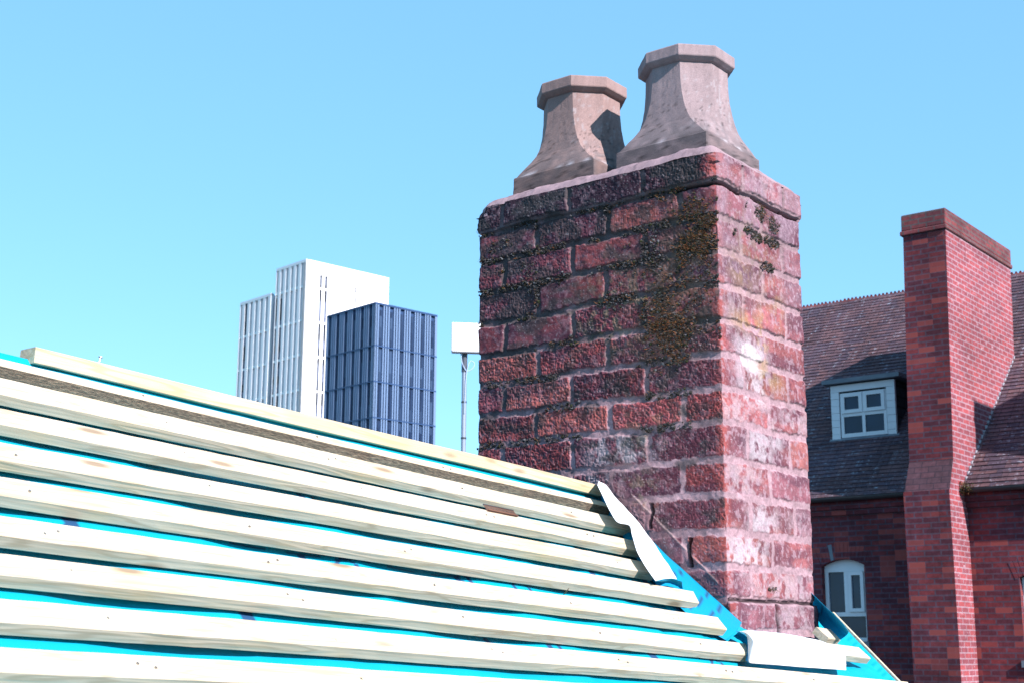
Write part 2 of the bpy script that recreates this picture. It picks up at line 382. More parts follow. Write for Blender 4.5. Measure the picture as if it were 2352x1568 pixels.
    lich = ((Fc == 0)*np.exp(-((a-.33)/.13)**2-((Z-.97)/.11)**2)+(Fc == 0)*.5*np.exp(-((a-.25)/.1)**2-((Z-.63)/.1)**2)+(Fc == 0)*.6*np.exp(-((a-.27)/.06)**2-((Z-.43)/.06)**2)+(Fc == 1)*.45*np.exp(-((a-.2)/.14)**2-((Z-1.14)/.12)**2))
    lich = (lich*sst(.45, .65, fbm(wrap*55, Z*55, 3, 101)))[..., None]
    c = c+(np.array([.20, .17, .11])-c)*lich*.75
    c = c+(np.array([.14, .088, .062])-c)*(stain*.7)[..., None]
    wht = ((Fc == 1)*sst(1.25, .85, ((a-.165)/.055)**2+((Z-.805)/.038)**2+.6*(fbm(wrap*30, Z*30, 3, 775)-.5)))[..., None]
    c = c+(np.array([.52, .46, .45])-c)*wht*.75*(.45+.9*fbm(wrap*60, Z*60, 3, 777))[..., None]
    yel = ((Fc == 1)*(np.exp(-((a-.24)/.035)**2-((Z-.86)/.10)**2)+.8*np.exp(-((a-.14)/.08)**2-((Z-.905)/.03)**2)+.6*np.exp(-((a-.30)/.06)**2-((Z-.76)/.03)**2)+.5*np.exp(-((a-.12)/.07)**2-((Z-1.04)/.05)**2)+.5*np.exp(-((a-.33)/.05)**2-((Z-.98)/.07)**2)))
    yel = (np.clip(yel, 0, 1)*sst(.35, .6, fbm(wrap*35, Z*35, 3, 103)+.05))[..., None]
    c = c+(np.array([.30, .20, .075])-c)*yel*.7
    # smooth purplish render below the old flashing line
    bel = ((Fc == 0)*sst(.005, -.01, dl)*(a < .42)*sst(.55, .35, Z))[..., None]*.55
    c = c+(np.array([.17, .085, .10])-c)*bel
    h = h*(1-.5*bel[..., 0])
    c = c+(np.array([.42, .30, .28])-c)*(bead*.45)[..., None]
    spk = sst(.84, .9, vnoise(wrap*330, Z*330, 107))[..., None]*.3
    c = c+(np.array([.5, .45, .47])-c)*spk*(inb[..., None])
    c = c*(1-np.clip(ck, 0, 1)[..., None]*.9)
    c = np.clip(c*(.8+.4*n3), .008, .85)
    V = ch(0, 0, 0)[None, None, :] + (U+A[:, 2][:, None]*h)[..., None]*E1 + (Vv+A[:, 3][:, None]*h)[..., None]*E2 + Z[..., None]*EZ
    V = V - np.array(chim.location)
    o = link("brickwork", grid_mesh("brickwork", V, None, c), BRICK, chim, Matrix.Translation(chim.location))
    return o
brick_surface()

def flaunching():
    g = .004
    us = np.arange(-.008, CU+.0085, g); vs = np.arange(-.008, CV+.0085, g)
    U, V = np.meshgrid(us, vs, indexing='ij')
    e = np.minimum(np.minimum(U+.008, CU+.008-U), np.minimum(V+.008, CV+.008-V))
    # rounded corners
    cx = np.clip(.05-(U+.008), 0, 1); cx = np.maximum(cx, np.clip(.05-(CU+.008-U), 0, 1)); cy = np.maximum(np.clip(.05-(V+.008), 0, 1), np.clip(.05-(CV+.008-V), 0, 1))
    e = np.where((cx > 0) & (cy > 0), .05-np.hypot(cx, cy), e)
    nz = fbm(U*14, V*14, 4, 201)-.5; n2 = fbm(U*60, V*60, 3, 205)-.5
    left = sst(.62, .86, U)
    H = 1.360+.060*(1-np.exp(-np.clip(e+.004, -.02, 1)/.034)) + nz*.016*sst(0, .03, e) + n2*.0045
    H = np.where(e < .0, 1.34, H); H -= .004*left
    H += .008*np.exp(-((U-.12)/.05)**2)*np.exp(-((V-.02)/.05)**2)
    col = np.array([.29, .20, .215])*(.78+.45*fbm(U*20, V*20, 4, 209))[..., None]*(.9+.2*fbm(U*150, V*150, 2, 211))[..., None]
    drt = sst(.62, .7, fbm(U*40, V*40, 4, 213))[..., None]*.35
    col = col*(1-drt)+np.array([.12, .08, .085])*drt
    P = ch(0, 0, 0)+U[..., None]*E1+V[..., None]*E2+H[..., None]*EZ-np.array(chim.location)
    link("mortar_flaunching", grid_mesh("mortar_flaunching", P, None, col), MORT, chim, Matrix.Translation(chim.location))
flaunching()

def pot(uc, vc, dz, tint, seed, label):
    """octagonal to square stone pot, built as rings of 8 corners with subdivided facets"""
    SUB = 14
    prof = [  # z, half width, chamfer
        (1.38, .159, .003), (1.452, .158, .003), (1.4545, .1565, .0035), (1.4565, .1530, .005), (1.468, .1490, .012), (1.484, .143, .022), (1.502, .1355, .033), (1.522, .129, .043), (1.55, .1245, .053), (1.58, .1215, .060), (1.615, .119, .065), (1.66, .1175, .068), (1.712, .117, .0685)]
    rim = [(1.7125, .117, .0685), (1.716, .126, .0738), (1.724, .137, .0802), (1.727, .1385, .0811), (1.757, .1385, .0811), (1.7605, .1365, .0799), (1.7615, .125, .0732), (1.761, .108, .063), (1.755, .100, .0586), (1.60, .098, .057)]
    def ring(z, w, c):
        k = [(-w+c, -w), (-w, -w+c), (-w, w-c), (-w+c, w), (w-c, w), (w, w-c), (w, -w+c), (w-c, -w)]
        out = []
        for i in range(8):
            a = np.array(k[i]); b = np.array(k[(i+1) % 8])
            for j in range(SUB): out.append(a+(b-a)*j/SUB)
        return np.array(out)
    def surf(pr, dense):
        zs = []
        for i in range(len(pr)-1):
            n = max(1, int(abs(pr[i+1][0]-pr[i][0])/.006)) if dense else 1
            for j in range(n):
                t = j/n; zs.append(tuple(pr[i][k]+(pr[i+1][k]-pr[i][k])*t for k in range(3)))
        zs.append(pr[-1]); R = np.array([ring(*q) for q in zs]); R = np.concatenate([R, R[:, :1]], 1)
        Zs = np.array([q[0] for q in zs])[:, None]+0*R[..., 0]
        th = np.arctan2(R[..., 1], R[..., 0]); nn = (fbm(th*9+seed, Zs*28, 4, seed)-.5); fn = (fbm(th*40, Zs*120, 2, seed+5)-.5)
        k = 1+nn*.012+fn*.006
        base = np.array([.255, .190, .188])*tint
        c = base*(.80+.42*fbm(th*3+seed, Zs*6, 4, seed+9))[..., None]*(.9+.25*fbm(th*30, Zs*90, 3, seed+10))[..., None]
        low = sst(1.60, 1.46, Zs+(fbm(th*6, Zs*14, 3, seed+11)-.5)*.16)
        c = c+(np.array([.10, .09, .095])-c)*(low*.55*sst(.3, .6, fbm(th*14, Zs*50, 3, seed+12)))[..., None]
        sp = sst(.70, .76, fbm(th*34, Zs*260, 2, seed+14))*sst(1.70, 1.52, Zs)
        c = c*(1-.55*sp[..., None])
        wh = sst(.60, .72, fbm(th*18, Zs*60, 4, seed+15))*np.exp(-((th+2.2)/.8)**2*0-((Zs-1.62)/.13)**2)*.5
        c = c+(np.array([.36, .33, .34])-c)*wh[..., None]*(np.cos(th-math.pi*1.05) > .5)[..., None]
        slab = (Zs < 1.458)[..., None]
        c = np.where(slab, c*.72, c)
        c += (np.array([.5, .46, .48])-c)*(np.exp(-((Zs-1.458)/.006)**2)*sst(.5, .62, fbm(th*10, Zs*3, 3, seed+18)))[..., None]*.7
        P = ch(uc, vc, 0)+(R[..., 0]*k)[..., None]*E1+(R[..., 1]*k)[..., None]*E2+(Zs+dz)[..., None]*EZ-np.array(chim.location)
        return P.transpose(1, 0, 2), np.clip(c, .01, .8).transpose(1, 0, 2)
    P, c = surf(prof, True); me = grid_mesh("chimney_pot", P, None, c, False)
    o = link("chimney_pot", me, STONE, chim, Matrix.Translation(chim.location)); tag(o, label)
    P, c = surf(rim, False); me = grid_mesh("rim", P, None, c, False)
    link("rim", me, STONE, o, Matrix.Translation(chim.location))
pot(.222, .222, .013, np.array([1.04, 1.04, 1.06]), 301, "pale grey spotted stone chimney pot on the near corner of the stack")
pot(.617, .222, .016, np.array([1.05, .95, .88]), 331, "browner stone chimney pot, half in the shadow of the other pot")

def moss():
    W = []                                                     # u, v, z, outward normal, size, shaggy, colour
    def jdist(a, z, ff):
        r = sum(1 for b in BEDS[1:] if z < b); r = min(r, len(BEDS)-2)
        dbed = min(abs(z-b) for b in BEDS[1:]); J = (JL if ff == 0 else JR)[r % 2]
        dj = min(abs(a-j) for j in J); return dbed, dj
    def uz(x, y, left=True):
        q = at_left(x, y) if left else at_right(x, y); return float((q-C0)@(E1 if left else E2)), float(q[2])
    blobsL = [(1540, 445, 40, 22, .9), (1510, 410, 22, 22, .6), (1590, 480, 50, 36, 1.3), (1625, 510, 40, 30, 1.2), (1500, 435, 40, 16, .8), (1600, 570, 48, 50, 1.7), (1570, 640, 60, 36, .9), (1520, 700, 60, 50, .9), (1540, 760, 62, 60, 1.5),
              (1580, 700, 60, 40, .7), (1560, 820, 34, 30, .8), (1465, 620, 60, 34, .45), (1480, 820, 60, 20, .4), (1625, 600, 26, 60, .8), (1510, 860, 60, 30, .25), (1250, 680, 120, 80, .15), (1200, 800, 90, 90, .18), (1480, 1120, 60, 26, .18), (1470, 1070, 70, 14, .2)]
    blobsR = [(1745, 490, 20, 22, 1.3), (1775, 520, 24, 20, 1.3), (1730, 540, 34, 22, 1.0), (1775, 560, 30, 16, 1.1), (1690, 530, 26, 30, .5), (1765, 615, 30, 14, .9), (1710, 590, 22, 22, .5), (1700, 625, 24, 16, .35), (1770, 1350, 34, 12, .5), (1712, 1345, 20, 22, .35), (1713, 470, 5, 22, .6)]
    BL = [(uz(x, y)+(rx*.00145, ry*.00122, k)) for x, y, rx, ry, k in blobsL]; BR = [(uz(x, y, False)+(rx*.0019, ry*.00122, k)) for x, y, rx, ry, k in blobsR]
    NC = 150000
    A_ = RNG.random((NC, 5)); ff = np.where(A_[:, 0] < .68, 0, 1); a = A_[:, 1]*np.where(ff == 0, CU, CV); z = .12+A_[:, 2]*1.24
    B1 = np.array(BEDS[1:]); db = np.min(np.abs(z[:, None]-B1), 1); rw = np.clip(np.sum(z[:, None] < B1, 1), 0, len(BEDS)-2); dj = np.full(NC, 9.)
    for f_, JJ in ((0, JL), (1, JR)):
        for par in (0, 1):
            for j in JJ[par]: sel = (ff == f_) & (rw % 2 == par); dj[sel] = np.minimum(dj[sel], np.abs(a[sel]-j))
    nz = np.where(ff == 0, fbm(a*9, z*13, 4, 401), fbm(a*14+7, z*14, 3, 405)); up = np.clip((z-.84)/.2, 0, 1)
    L0 = ff == 0; p = np.zeros(NC); sh = np.full(NC, .06)
    p = np.where(L0 & (db < .010) & (nz > .54-.09*up), .62*up, p); p = np.where(L0 & (dj < .009) & (nz > .50), np.maximum(p, .7*up), p)
    p = np.where(L0 & (nz > .68) & (z > .8), np.maximum(p, .25), p); p = np.where(L0 & (db < .011) & (z > .58) & (z < .9) & (nz > .55) & (a > .1), np.maximum(p, .3), p)
    for (fs, BB) in ((L0, BL), (~L0, BR)):
        for (bu, bz, ru, rz, k) in BB:
            g = k*np.exp(-(((a-bu)/ru)**2+((z-bz)/rz)**2)*1.1); ok = fs & (g*(.3+1.4*nz) > np.where(fs & L0, A_[:, 3]*1.1+.2, .45))
            p = np.where(ok, np.maximum(p, np.minimum(1, g)), p); sh = np.where(ok & (sh < .1), np.where(k > .8, .8, .5) if fs is L0 else (.2 if k > .8 else .5), sh)
    take = A_[:, 4] < p*.45; rs = RNG.random(NC)
    W = [(int(ff[i]), float(a[i]), float(z[i]), int(rs[i] < sh[i]), float(nz[i])) for i in np.nonzero(take)[0]]
    cv, cq, cc = [], [], []; bv, bt, bc = [], [], []
    # cushion template: bumpy dome
    th = np.linspace(0, 2*np.pi, 8)[:-1]; T = [(0, 0, 1.0)]
    for el, rr in ((.62, .62), (.15, 1.0)):
        T += [(rr*math.cos(t), rr*math.sin(t), el) for t in th]
    T = np.array(T); tf = [(0, 1+i, 1+(i+1) % 7) for i in range(7)]
    for i in range(7): a0, b0 = 1+i, 1+(i+1) % 7; tf += [(a0, a0+7, b0+7), (a0, b0+7, b0)]
    tf = np.array(tf)
    darkc = np.array([[.030, .028, .026], [.048, .044, .044], [.075, .072, .078], [.032, .036, .018], [.055, .03, .022], [.12, .12, .125]])
    ornc = np.array([[.17, .060, .024], [.11, .055, .034], [.055, .052, .038], [.055, .058, .028], [.17, .075, .03], [.10, .095, .09]])
    for ff, a, z, sh, nz in W:
        n = (-E2 if ff == 0 else -E1); tx = (E1 if ff == 0 else E2)
        base = ch(a, 0, z) if ff == 0 else ch(0, a, z)
        o = base + n*(-.004+.003*random.random())
        sz = random.uniform(.0022, .0055)
        k = darkc[random.choices(range(6), (5, 4, 2.5, 1, 1.2, .6))[0]]
        X = T.copy(); X[:, :2] *= RNG.uniform(.75, 1.25, (len(T), 1)); X[:, 2] *= RNG.uniform(.7, 1.5, len(T))
        Pv = o + sz*(X[:, 0:1]*tx+X[:, 1:2]*EZ+X[:, 2:3]*n*1.1)
        cq.append(tf+len(cv)*15); cv.append(Pv); cc.append(np.tile(k*1.0, (15, 1))*RNG.uniform(.6, 1.5, (15, 1)))
        nb = 9 if sh else 6
        for _ in range(nb):
            L = random.uniform(.007, .015) if sh else random.uniform(.004, .008)
            r = o + tx*random.gauss(0, sz*.8)+EZ*random.gauss(0, sz*.8)+n*sz*.4
            dr = n*.7+tx*random.gauss(-.1, .55)+EZ*random.gauss(.15, .5); dr /= np.linalg.norm(dr)
            w = (tx*random.gauss(0, 1)+EZ*random.gauss(0, 1)); w /= np.linalg.norm(w); w *= random.uniform(.0005, .0011)
            bt.append((len(bv), len(bv)+1, len(bv)+2)); bv.extend([r-w, r+w, r+dr*L])
            c2 = (ornc if sh else darkc)[random.randrange(6)]*random.uniform(1.0, 2.1); bc.extend([c2*.8, c2*.8, c2*1.3])
    loc = np.array(chim.location)
    me = raw_mesh(bpy.data.meshes.new("moss"), np.concatenate([np.concatenate(cv), np.array(bv)])-loc, np.concatenate([np.concatenate(cq), np.array(bt)+len(cv)*15]), np.concatenate([np.concatenate(cc), np.array(bc)]), False)
    o = link("moss", me, MOSS, chim, Matrix.Translation(chim.location)); tag(o, kind="stuff")
    print("moss tufts", len(W))
moss()

# ================================================================ NEAR HOUSE: battened roof
house = empty("house", (rp(-.8, -.6)[0], rp(-.8, -.6)[1], GZ), "house with a stripped roof of pale pine battens over bright blue underlay", "house")
RIDGE_S = .535
SLOPE_LEN = 5.0
HM = Matrix.Translation(house.location); hl = np.array(house.location)
def verge(s): return .69+.26*min(max(s, -.6), .35)
# rafters line and sag of the membrane
def msag(al, s):
    raf = np.abs(((al+.13) % .42)-.21)/.21                       # 0 mid bay, 1 over a rafter
    w = (fbm(al*3.1+20, s*9+30, 3, 501)-.45)
    sag = -.008*(1-raf**2)*(.5+fbm(al*2+3, s*10, 2, 505)) + w*.026
    sag += (fbm(al*18, s*14+al*9, 3, 509)-.5)*.012*sst(-1.2, .1, al)
    dip = .030*np.exp(-((al-.30)/.30)**4-((s+.03)/.085)**4)
    return (np.minimum(sag+.003, .003)-.002)*sst(.56, .48, s)-.003-dip
def ink_mask(al, s):
    m = np.zeros(al.shape)
    def seg(a0, s0, a1, s1, w):
        d = np.array([a1-a0, s1-s0]); L2 = d@d; t = np.clip(((al-a0)*d[0]+(s-s0)*d[1])/L2, 0, 1)
        return np.hypot(al-a0-t*d[0], s-s0-t*d[1]) < w
    def arc(a0, s0, r, w, t0, t1):
        R = np.hypot(al-a0, s-s0); th = np.arctan2(s-s0, al-a0); return (np.abs(R-r) < w) & (th > t0) & (th < t1)
    rr = random.Random(11)
    for s0 in (.475, .325, -.03, -.06+.1, -.285, -.315):            # dashed overlap guide lines
        a = -2.9+rr.random()*.1
        while a < .7: m = np.maximum(m, seg(a, s0, a+.075, s0, .0035)); a += .13
    # large printed letters, mostly hidden under the battens
    for (a, s0, k) in ((-2.02, .012, 'bar'), (-1.55, .010, 'A'), (-1.42, .012, 'o'), (-1.10, .01, 'n'), (-1.78, -.16, 'bar'), (-1.2, -.185, 'A'), (-1.0, -.19, 'n'), (-.62, -.16, 'bar'), (-.9, .02, 'o'), (-.55, .115, 'A'), (-.3, .1, 'bar'), (-1.62, -.385, 'K'), (-1.95, -.39, 'bar'), (-.62, -.385, 'K'), (-1.1, -.40, 'o'), (-.35, -.19, 'o'), (-.75, .31, 'n'), (-1.4, .21, 'n'), (-.5, .21, 'A'), (-1.1, .42, 'bar'), (-.85, .42, 'o'), (-.5, .44, 'bar')):
        if k == 'bar': m = np.maximum(m, seg(a, s0-.03, a+.01, s0+.03, .014))
        if k == 'A': m = np.maximum(m, seg(a, s0-.03, a+.025, s0+.03, .005) | seg(a+.025, s0+.03, a+.05, s0-.03, .005) | seg(a+.01, s0-.008, a+.04, s0-.008, .004))
        if k == 'o': m = np.maximum(m, arc(a, s0, .026, .005, -3.2, 3.2))
        if k == 'n': m = np.maximum(m, seg(a, s0-.03, a, s0+.03, .005) | seg(a+.035, s0-.03, a+.035, s0+.03, .005) | seg(a, s0+.03, a+.035, s0-.03, .005))
        if k == 'K': m = np.maximum(m, seg(a, s0-.028, a, s0+.028, .0055) | seg(a, s0, a+.035, s0+.028, .0055) | seg(a, s0, a+.035, s0-.028, .0055))
    return m.astype(float)
def membrane():
    al = np.arange(-3.6, .86, .006); s = np.arange(-1.0, RIDGE_S+.001, .005)
    A, Sg = np.meshgrid(al, s, indexing='ij')
    vg = np.array([verge(q) for q in s])[None, :]
    A = np.minimum(A, vg)
    H = msag(A, Sg); H = np.where(A > vg-.02, .002, H)
    H = H*sst(RIDGE_S, RIDGE_S-.03, Sg)
    P = P0+A[..., None]*BD+Sg[..., None]*RS+H[..., None]*RN-hl
    c = ink_mask(A, Sg)[..., None]*np.ones(3)
    o = link("underlay", grid_mesh("underlay", P, None, c), BLUE, house, HM)
    # the far slope and the lower part of this one, plain membrane
    DN = np.array([-RN[0], -RN[1], 0]); DN /= np.linalg.norm(DN)     # horizontal, away over the ridge
    mb = MB()
    a0, a1 = -3.6, .84
    r0, r1 = rp(a0, RIDGE_S)-hl, rp(a1, RIDGE_S)-hl
    q = (DN*3.4-EZ*2.9); mb.add([r0, r1, r1+q, r0+q], [(0, 1, 2, 3)])
    mb.add([rp(a0, -1.0, -.004)-hl, rp(verge(-1), -1.0, -.004)-hl, rp(verge(-1), -3.9, -.004)-hl, rp(a0, -3.9, -.004)-hl], [(0, 3, 2, 1)])
    me = mb.mesh("underlay_sheet"); me.color_attributes.new("col", 'FLOAT_COLOR', 'POINT').data.foreach_set("color", np.zeros(len(me.vertices)*4, dtype=np.float32))
    link("underlay", me, BLUE, house, HM)
membrane()
# house body
def body():
    mb = MB()
    a0, a1 = -3.5, .60
    DN = np.array([-RN[0], -RN[1], 0]); DN /= np.linalg.norm(DN)
    f0, f1 = rp(a0, -3.7, -.12), rp(a1-.1, -3.7, -.12); k0 = rp(a0, RIDGE_S, -.12)+DN*3.2-EZ*2.75; k1 = rp(a1, RIDGE_S, -.12)+DN*3.2-EZ*2.75
    t0, t1 = rp(a0, RIDGE_S, -.12), rp(a1, RIDGE_S, -.12)
    V = [f0, f1, k1, k0, t0, t1]+[np.array([p[0], p[1], GZ]) for p in (f0, f1, k1, k0)]
    V = [v-hl for v in V]
    mb.add(V, [(0, 1, 7, 6), (1, 5, 2, 8, 7), (2, 3, 9, 8), (3, 4, 0, 6, 9), (0, 4, 5, 1), (4, 3, 2, 5)])
    link("wall", mb.mesh("wall"), m_facade("house_brick", (.30, .09, .07), (.2, .06, .055), (.3, .25, .22)), house, HM)
body()

def batten(al0, al1b, al1f, s_back, s_front, h0=.004, th=.0215, mats=None, seed=0, front_mat=0, name="batten", label=None):
    """box along BD, in its own frame (x along, y up the slope, z off the roof), slightly bowed, eased edges"""
    rn = random.Random(seed); mats = mats or [PINE, WEATH]
    O = rp(al0, (s_back+s_front)/2, h0)
    L = max(al1b, al1f)-al0; w = (s_back-s_front)/2; n = max(8, int(L/.03)); e = .0014
    prof = [(-w, e), (-w+e, 0), (w-e, 0), (w, e), (w, th-e), (w-e, th), (-w+e, th), (-w, th-e)]
    V = []; 
    for i in range(n+1):
        for (y, z) in prof:
            t = i/n; end = (al1f+(al1b-al1f)*(y+w)/(2*w))-al0
            x = t*end
            wy = .0016*math.sin(x*1.7+seed)+.0007*math.sin(x*7.1+seed*2.3); wz = .0012*math.sin(x*2.3+seed*1.7)
            ch_ = .0005*(rn.random()-.5)
            V.append((x, y+wy+ch_, z+(wz if z > .005 else wz)+ch_))
    m = 8; Fc = []; mi = []
    for i in range(n):
        for j in range(m):
            Fc.append((i*m+j, i*m+(j+1) % m, (i+1)*m+(j+1) % m, (i+1)*m+j)); mi.append(front_mat if j in (7,) else 0)
    Fc += [tuple(range(m)), tuple(range(n*m+m-1, n*m-1, -1))]; mi += [0, 0]
    me = bpy.data.meshes.new(name); me.from_pydata(V, [], Fc); me.update()
    import bmesh
    bm = bmesh.new(); bm.from_mesh(me); bm.faces.ensure_lookup_table()
    for i, f in enumerate(bm.faces): f.material_index = mi[i]
    bmesh.ops.recalc_face_normals(bm, faces=bm.faces); bm.to_mesh(me); bm.free()
    W = Matrix(((BD[0], RS[0], RN[0], O[0]), (BD[1], RS[1], RN[1], O[1]), (BD[2], RS[2], RN[2], O[2]), (0, 0, 0, 1)))
    o = link(name, me, mats, house, W)
    if label: o["label"] = label
    # nail heads
    for x in np.arange(-3.35, .6, .42):
        xx = x+rn.uniform(-.02, .02)
        if al0+.02 < xx < min(al1b, al1f)-.01:
            for dy in ((0,) if rn.random() < .6 else (-.006, .007)):
                nb = MB(); q = rp(xx+dy*2, (s_back+s_front)/2+rn.uniform(-.008, .008), h0+th-.001)
                nb.bar(q, q+RN*.0022+BD*.0006, .0024, 8); mm = nb.mesh("nail", uv=False); mm.transform(W.inverted())
                link("nail", mm, STEEL, o, W)
    return o
def pt(x, y, h=.025): p = at_roof(x, y, h); return al_of(p), s_of(p)
HT = .0255
ends = {  # batten: (end on the back edge, end on the front edge)
    2: (pt(1372, 1143)[0], pt(1398, 1158)[0]), 3: (pt(1400, 1170)[0], pt(1432, 1190)[0]), 4: (pt(1448, 1225)[0]+.02, pt(1470, 1250)[0]),
    5: (pt(1470, 1290)[0]+.03, pt(1501, 1313)[0]), 6: (pt(1583, 1349)[0], pt(1602, 1381)[0]), 7: (pt(1640, 1410)[0], pt(1663, 1439)[0]), 8: (pt(1704, 1468)[0], pt(1727, 1500)[0])}
SB = {1: None, 2: (.482, .431), 3: (.392, .343), 4: (.281, .230), 5: (.178, .126), 6: (.077, .026), 7: (-.027, -.076), 8: (-.122, -.170), 9: (-.217, -.265), 10: (-.315, -.361), 11: (-.413, -.46), 12: (-.51, -.557), 13: (-.61, -.657)}
# exact rows for the two upper battens come from their edges at the left of the view
SB[2] = (pt(0, 823)[1], pt(0, 839)[1]); SB[3] = (pt(0, 871)[1]+.004, pt(0, 906)[1])
print("rows", SB[2], SB[3], {k: (round(a, 3), round(b, 3)) for k, (a, b) in ends.items()})
def rowlabel(k):
    return {2: "batten with a dark weathered sawn front face"}.get(k)
for k in range(2, 14):
    sb, sf = SB[k]
    if k in ends: eb, ef = ends[k]
    else: eb, ef = verge(sb)-.005, verge(sf)-.035
    kw = {}
    if k == 2:                                   # a thicker weathered board stood on edge
        q = hit(0, 871, rp(0, sf), RS); hb = float(np.dot(q-rp(0, sf), RN)); kw = dict(h0=hb, th=.0255-hb); print("b2", hb)
    batten(-3.55, eb, ef, sb, sf, seed=k*3+1, front_mat=(1 if k == 2 else 0), label=rowlabel(k), **kw)
a, s1 = pt(1883, 1441); b, s2 = pt(1931, 1468)
print('R7', a, s1, b, s2, 'R8', pt(1969, 1484), pt(1999, 1511))
batten(.40, pt(1905, 1441)[0], b, s2+.048, s2, seed=91, label="short batten stub ending at the roof edge, upper one beside the chimney")
b8, s8 = pt(1999, 1511)
batten(.22, pt(1969, 1484)[0], b8, s8+.048, s8, seed=93, label="short batten stub ending at the roof edge, lower one beside the chimney")
# ridge batten standing on the crest
def ridge_batten():
    nh = np.array([RN[0], RN[1], 0]); nh /= np.linalg.norm(nh); nrm = nh - BD*np.dot(nh, BD); nrm /= np.linalg.norm(nrm)
    up = np.cross(BD, nrm); up *= np.sign(up[2])
    pl = rp(0, RIDGE_S)+nrm*.022
    A = hit(77.6, 834, pl, nrm); B = hit(1392, 1141, pl, nrm); D = hit(80, 806, pl, nrm)
    hgt = float(np.dot(D-A, up)); x = B-A; L = np.linalg.norm(x); x /= L; up = np.cross(nrm, x); up *= np.sign(up[2])
    print("ridge batten height", hgt, "len", L, "bottom above crest", np.dot(A-rp(0, RIDGE_S), up))
    W = Matrix(((x[0], -nrm[0], up[0], A[0]), (x[1], -nrm[1], up[1], A[1]), (x[2], -nrm[2], up[2], A[2]), (0, 0, 0, 1)))
    mb = MB(); n = 40; e = .0015; w = .048; t = .030; prof = [(0, e), (e, 0), (w-e, 0), (w, e), (w, t-e), (w-e, t), (e, t), (0, t-e)]
    V = [(L*i/n, y+.0012*math.sin(i*.31), z+.0012*math.sin(i*.23+1)) for i in range(n+1) for y, z in prof]
    Fs = [(i*8+j, i*8+(j+1) % 8, (i+1)*8+(j+1) % 8, (i+1)*8+j) for i in range(n) for j in range(8)]+[tuple(range(8)), tuple(range(n*8+7, n*8-1, -1))]
    mb.add(V, Fs); o = link("batten", mb.mesh("batten", uv=False), PINE_Y, house, W); tag(o, "cream ridge batten along the crest, with a square cut end")
    for (px, py, tilt, ln) in ((239, 838, .3, .016), (1457/1.0, 0, 0, 0)):
        if not ln: continue
        q = hit(px/1.0, py, pl, nrm); xx = float(np.dot(q-A, x))
        nb = MB(); nb.bar((xx, .02, t-.01), (xx+.004, .02, t+ln), .0016, 6); nb.bar((xx+.004, .02, t+ln), (xx+.0043, .02, t+ln+.0015), .004, 8)
        link("nail", nb.mesh("nail", uv=False), STEEL, o, W)
ridge_batten()

def sheet(name, rows, mat, label=None, back=None, th=.0007, bulge=None, ink=None, seed=0):
    """rows: list of lists of 3D points (all same length) -> smooth sheet with thickness"""
    G = np.array(rows, float)                                    # n, m, 3
    def up(G, k):
        n = len(G); t = np.linspace(0, n-1, (n-1)*k+1); out = []
        for q in t:
            i = min(int(q), n-2); f = q-i; p0, p1, p2, p3 = G[max(i-1, 0)], G[i], G[i+1], G[min(i+2, n-1)]
            out.append(.5*((2*p1)+(-p0+p2)*f+(2*p0-5*p1+4*p2-p3)*f*f+(-p0+3*p1-3*p2+p3)*f**3))
        return np.array(out)
    G = up(G, 8); G = up(G.transpose(1, 0, 2), 8).transpose(1, 0, 2)
    n, m = G.shape[:2]; I, J = np.meshgrid(np.linspace(0, 1, n), np.linspace(0, 1, m), indexing='ij')
    N = np.cross(np.gradient(G, axis=0), np.gradient(G, axis=1)); N /= np.linalg.norm(N, axis=2, keepdims=True)+1e-12
    G = G+N*((fbm(I*9+seed, J*5, 3, 600+seed)-.5)*.006*np.minimum(1, 6*np.minimum(J, 1-J)+.3))[..., None]
    c = np.zeros((n, m, 3))
    if ink:
        for (i0, j0, i1, j1, w) in ink:
            d = np.array([i1-i0, j1-j0]); t = np.clip(((I-i0)*d[0]+(J-j0)*d[1])/(d@d), 0, 1); c[np.hypot(I-i0-t*d[0], J-j0-t*d[1]) < w] = 1
    me = grid_mesh(name, G-hl, None, c)
    o = link(name, me, [mat, back] if back else mat, house, HM)
    md = o.modifiers.new("thickness", 'SOLIDIFY'); md.thickness = th; md.offset = 0
    if back: md.material_offset = 1; md.material_offset_rim = 1
    if label: o["label"] = label
    return o
# blue upstand lapping the chimney's left face
def Lp(x, y, o=.012): return at_left(x, y, o)
def Rp_(x, y, o=.02): return at_right(x, y, o)
top = [Lp(1385, 1112), Lp(1450, 1190), Lp(1530, 1272), Lp(1600, 1336), Lp(1650, 1380), Lp(1704, 1428, .014)]
top[-1] = Lp(1704, 1428, .016)
midl = [at_roof(x, y, h) for x, y, h in ((1380, 1126, .02), (1440, 1212, .02), (1515, 1300, .012), (1585, 1368, .012), (1635, 1410, .012), (1692, 1448, .02))]
low = [at_roof(x, y, .004) for x, y in ((1372, 1132), (1425, 1222), (1490, 1320), (1560, 1392), (1610, 1434), (1668, 1470))]
sheet("underlay_upstand", [top, midl, low], BLUE2, "bright blue underlay upstand with dark dashes, on the left of the chimney", th=.0008,
      ink=[(0.10, .50, .62, .46, .011), (.05, .70, .75, .655, .011), (.08, .83, .8, .79, .011)], seed=3)
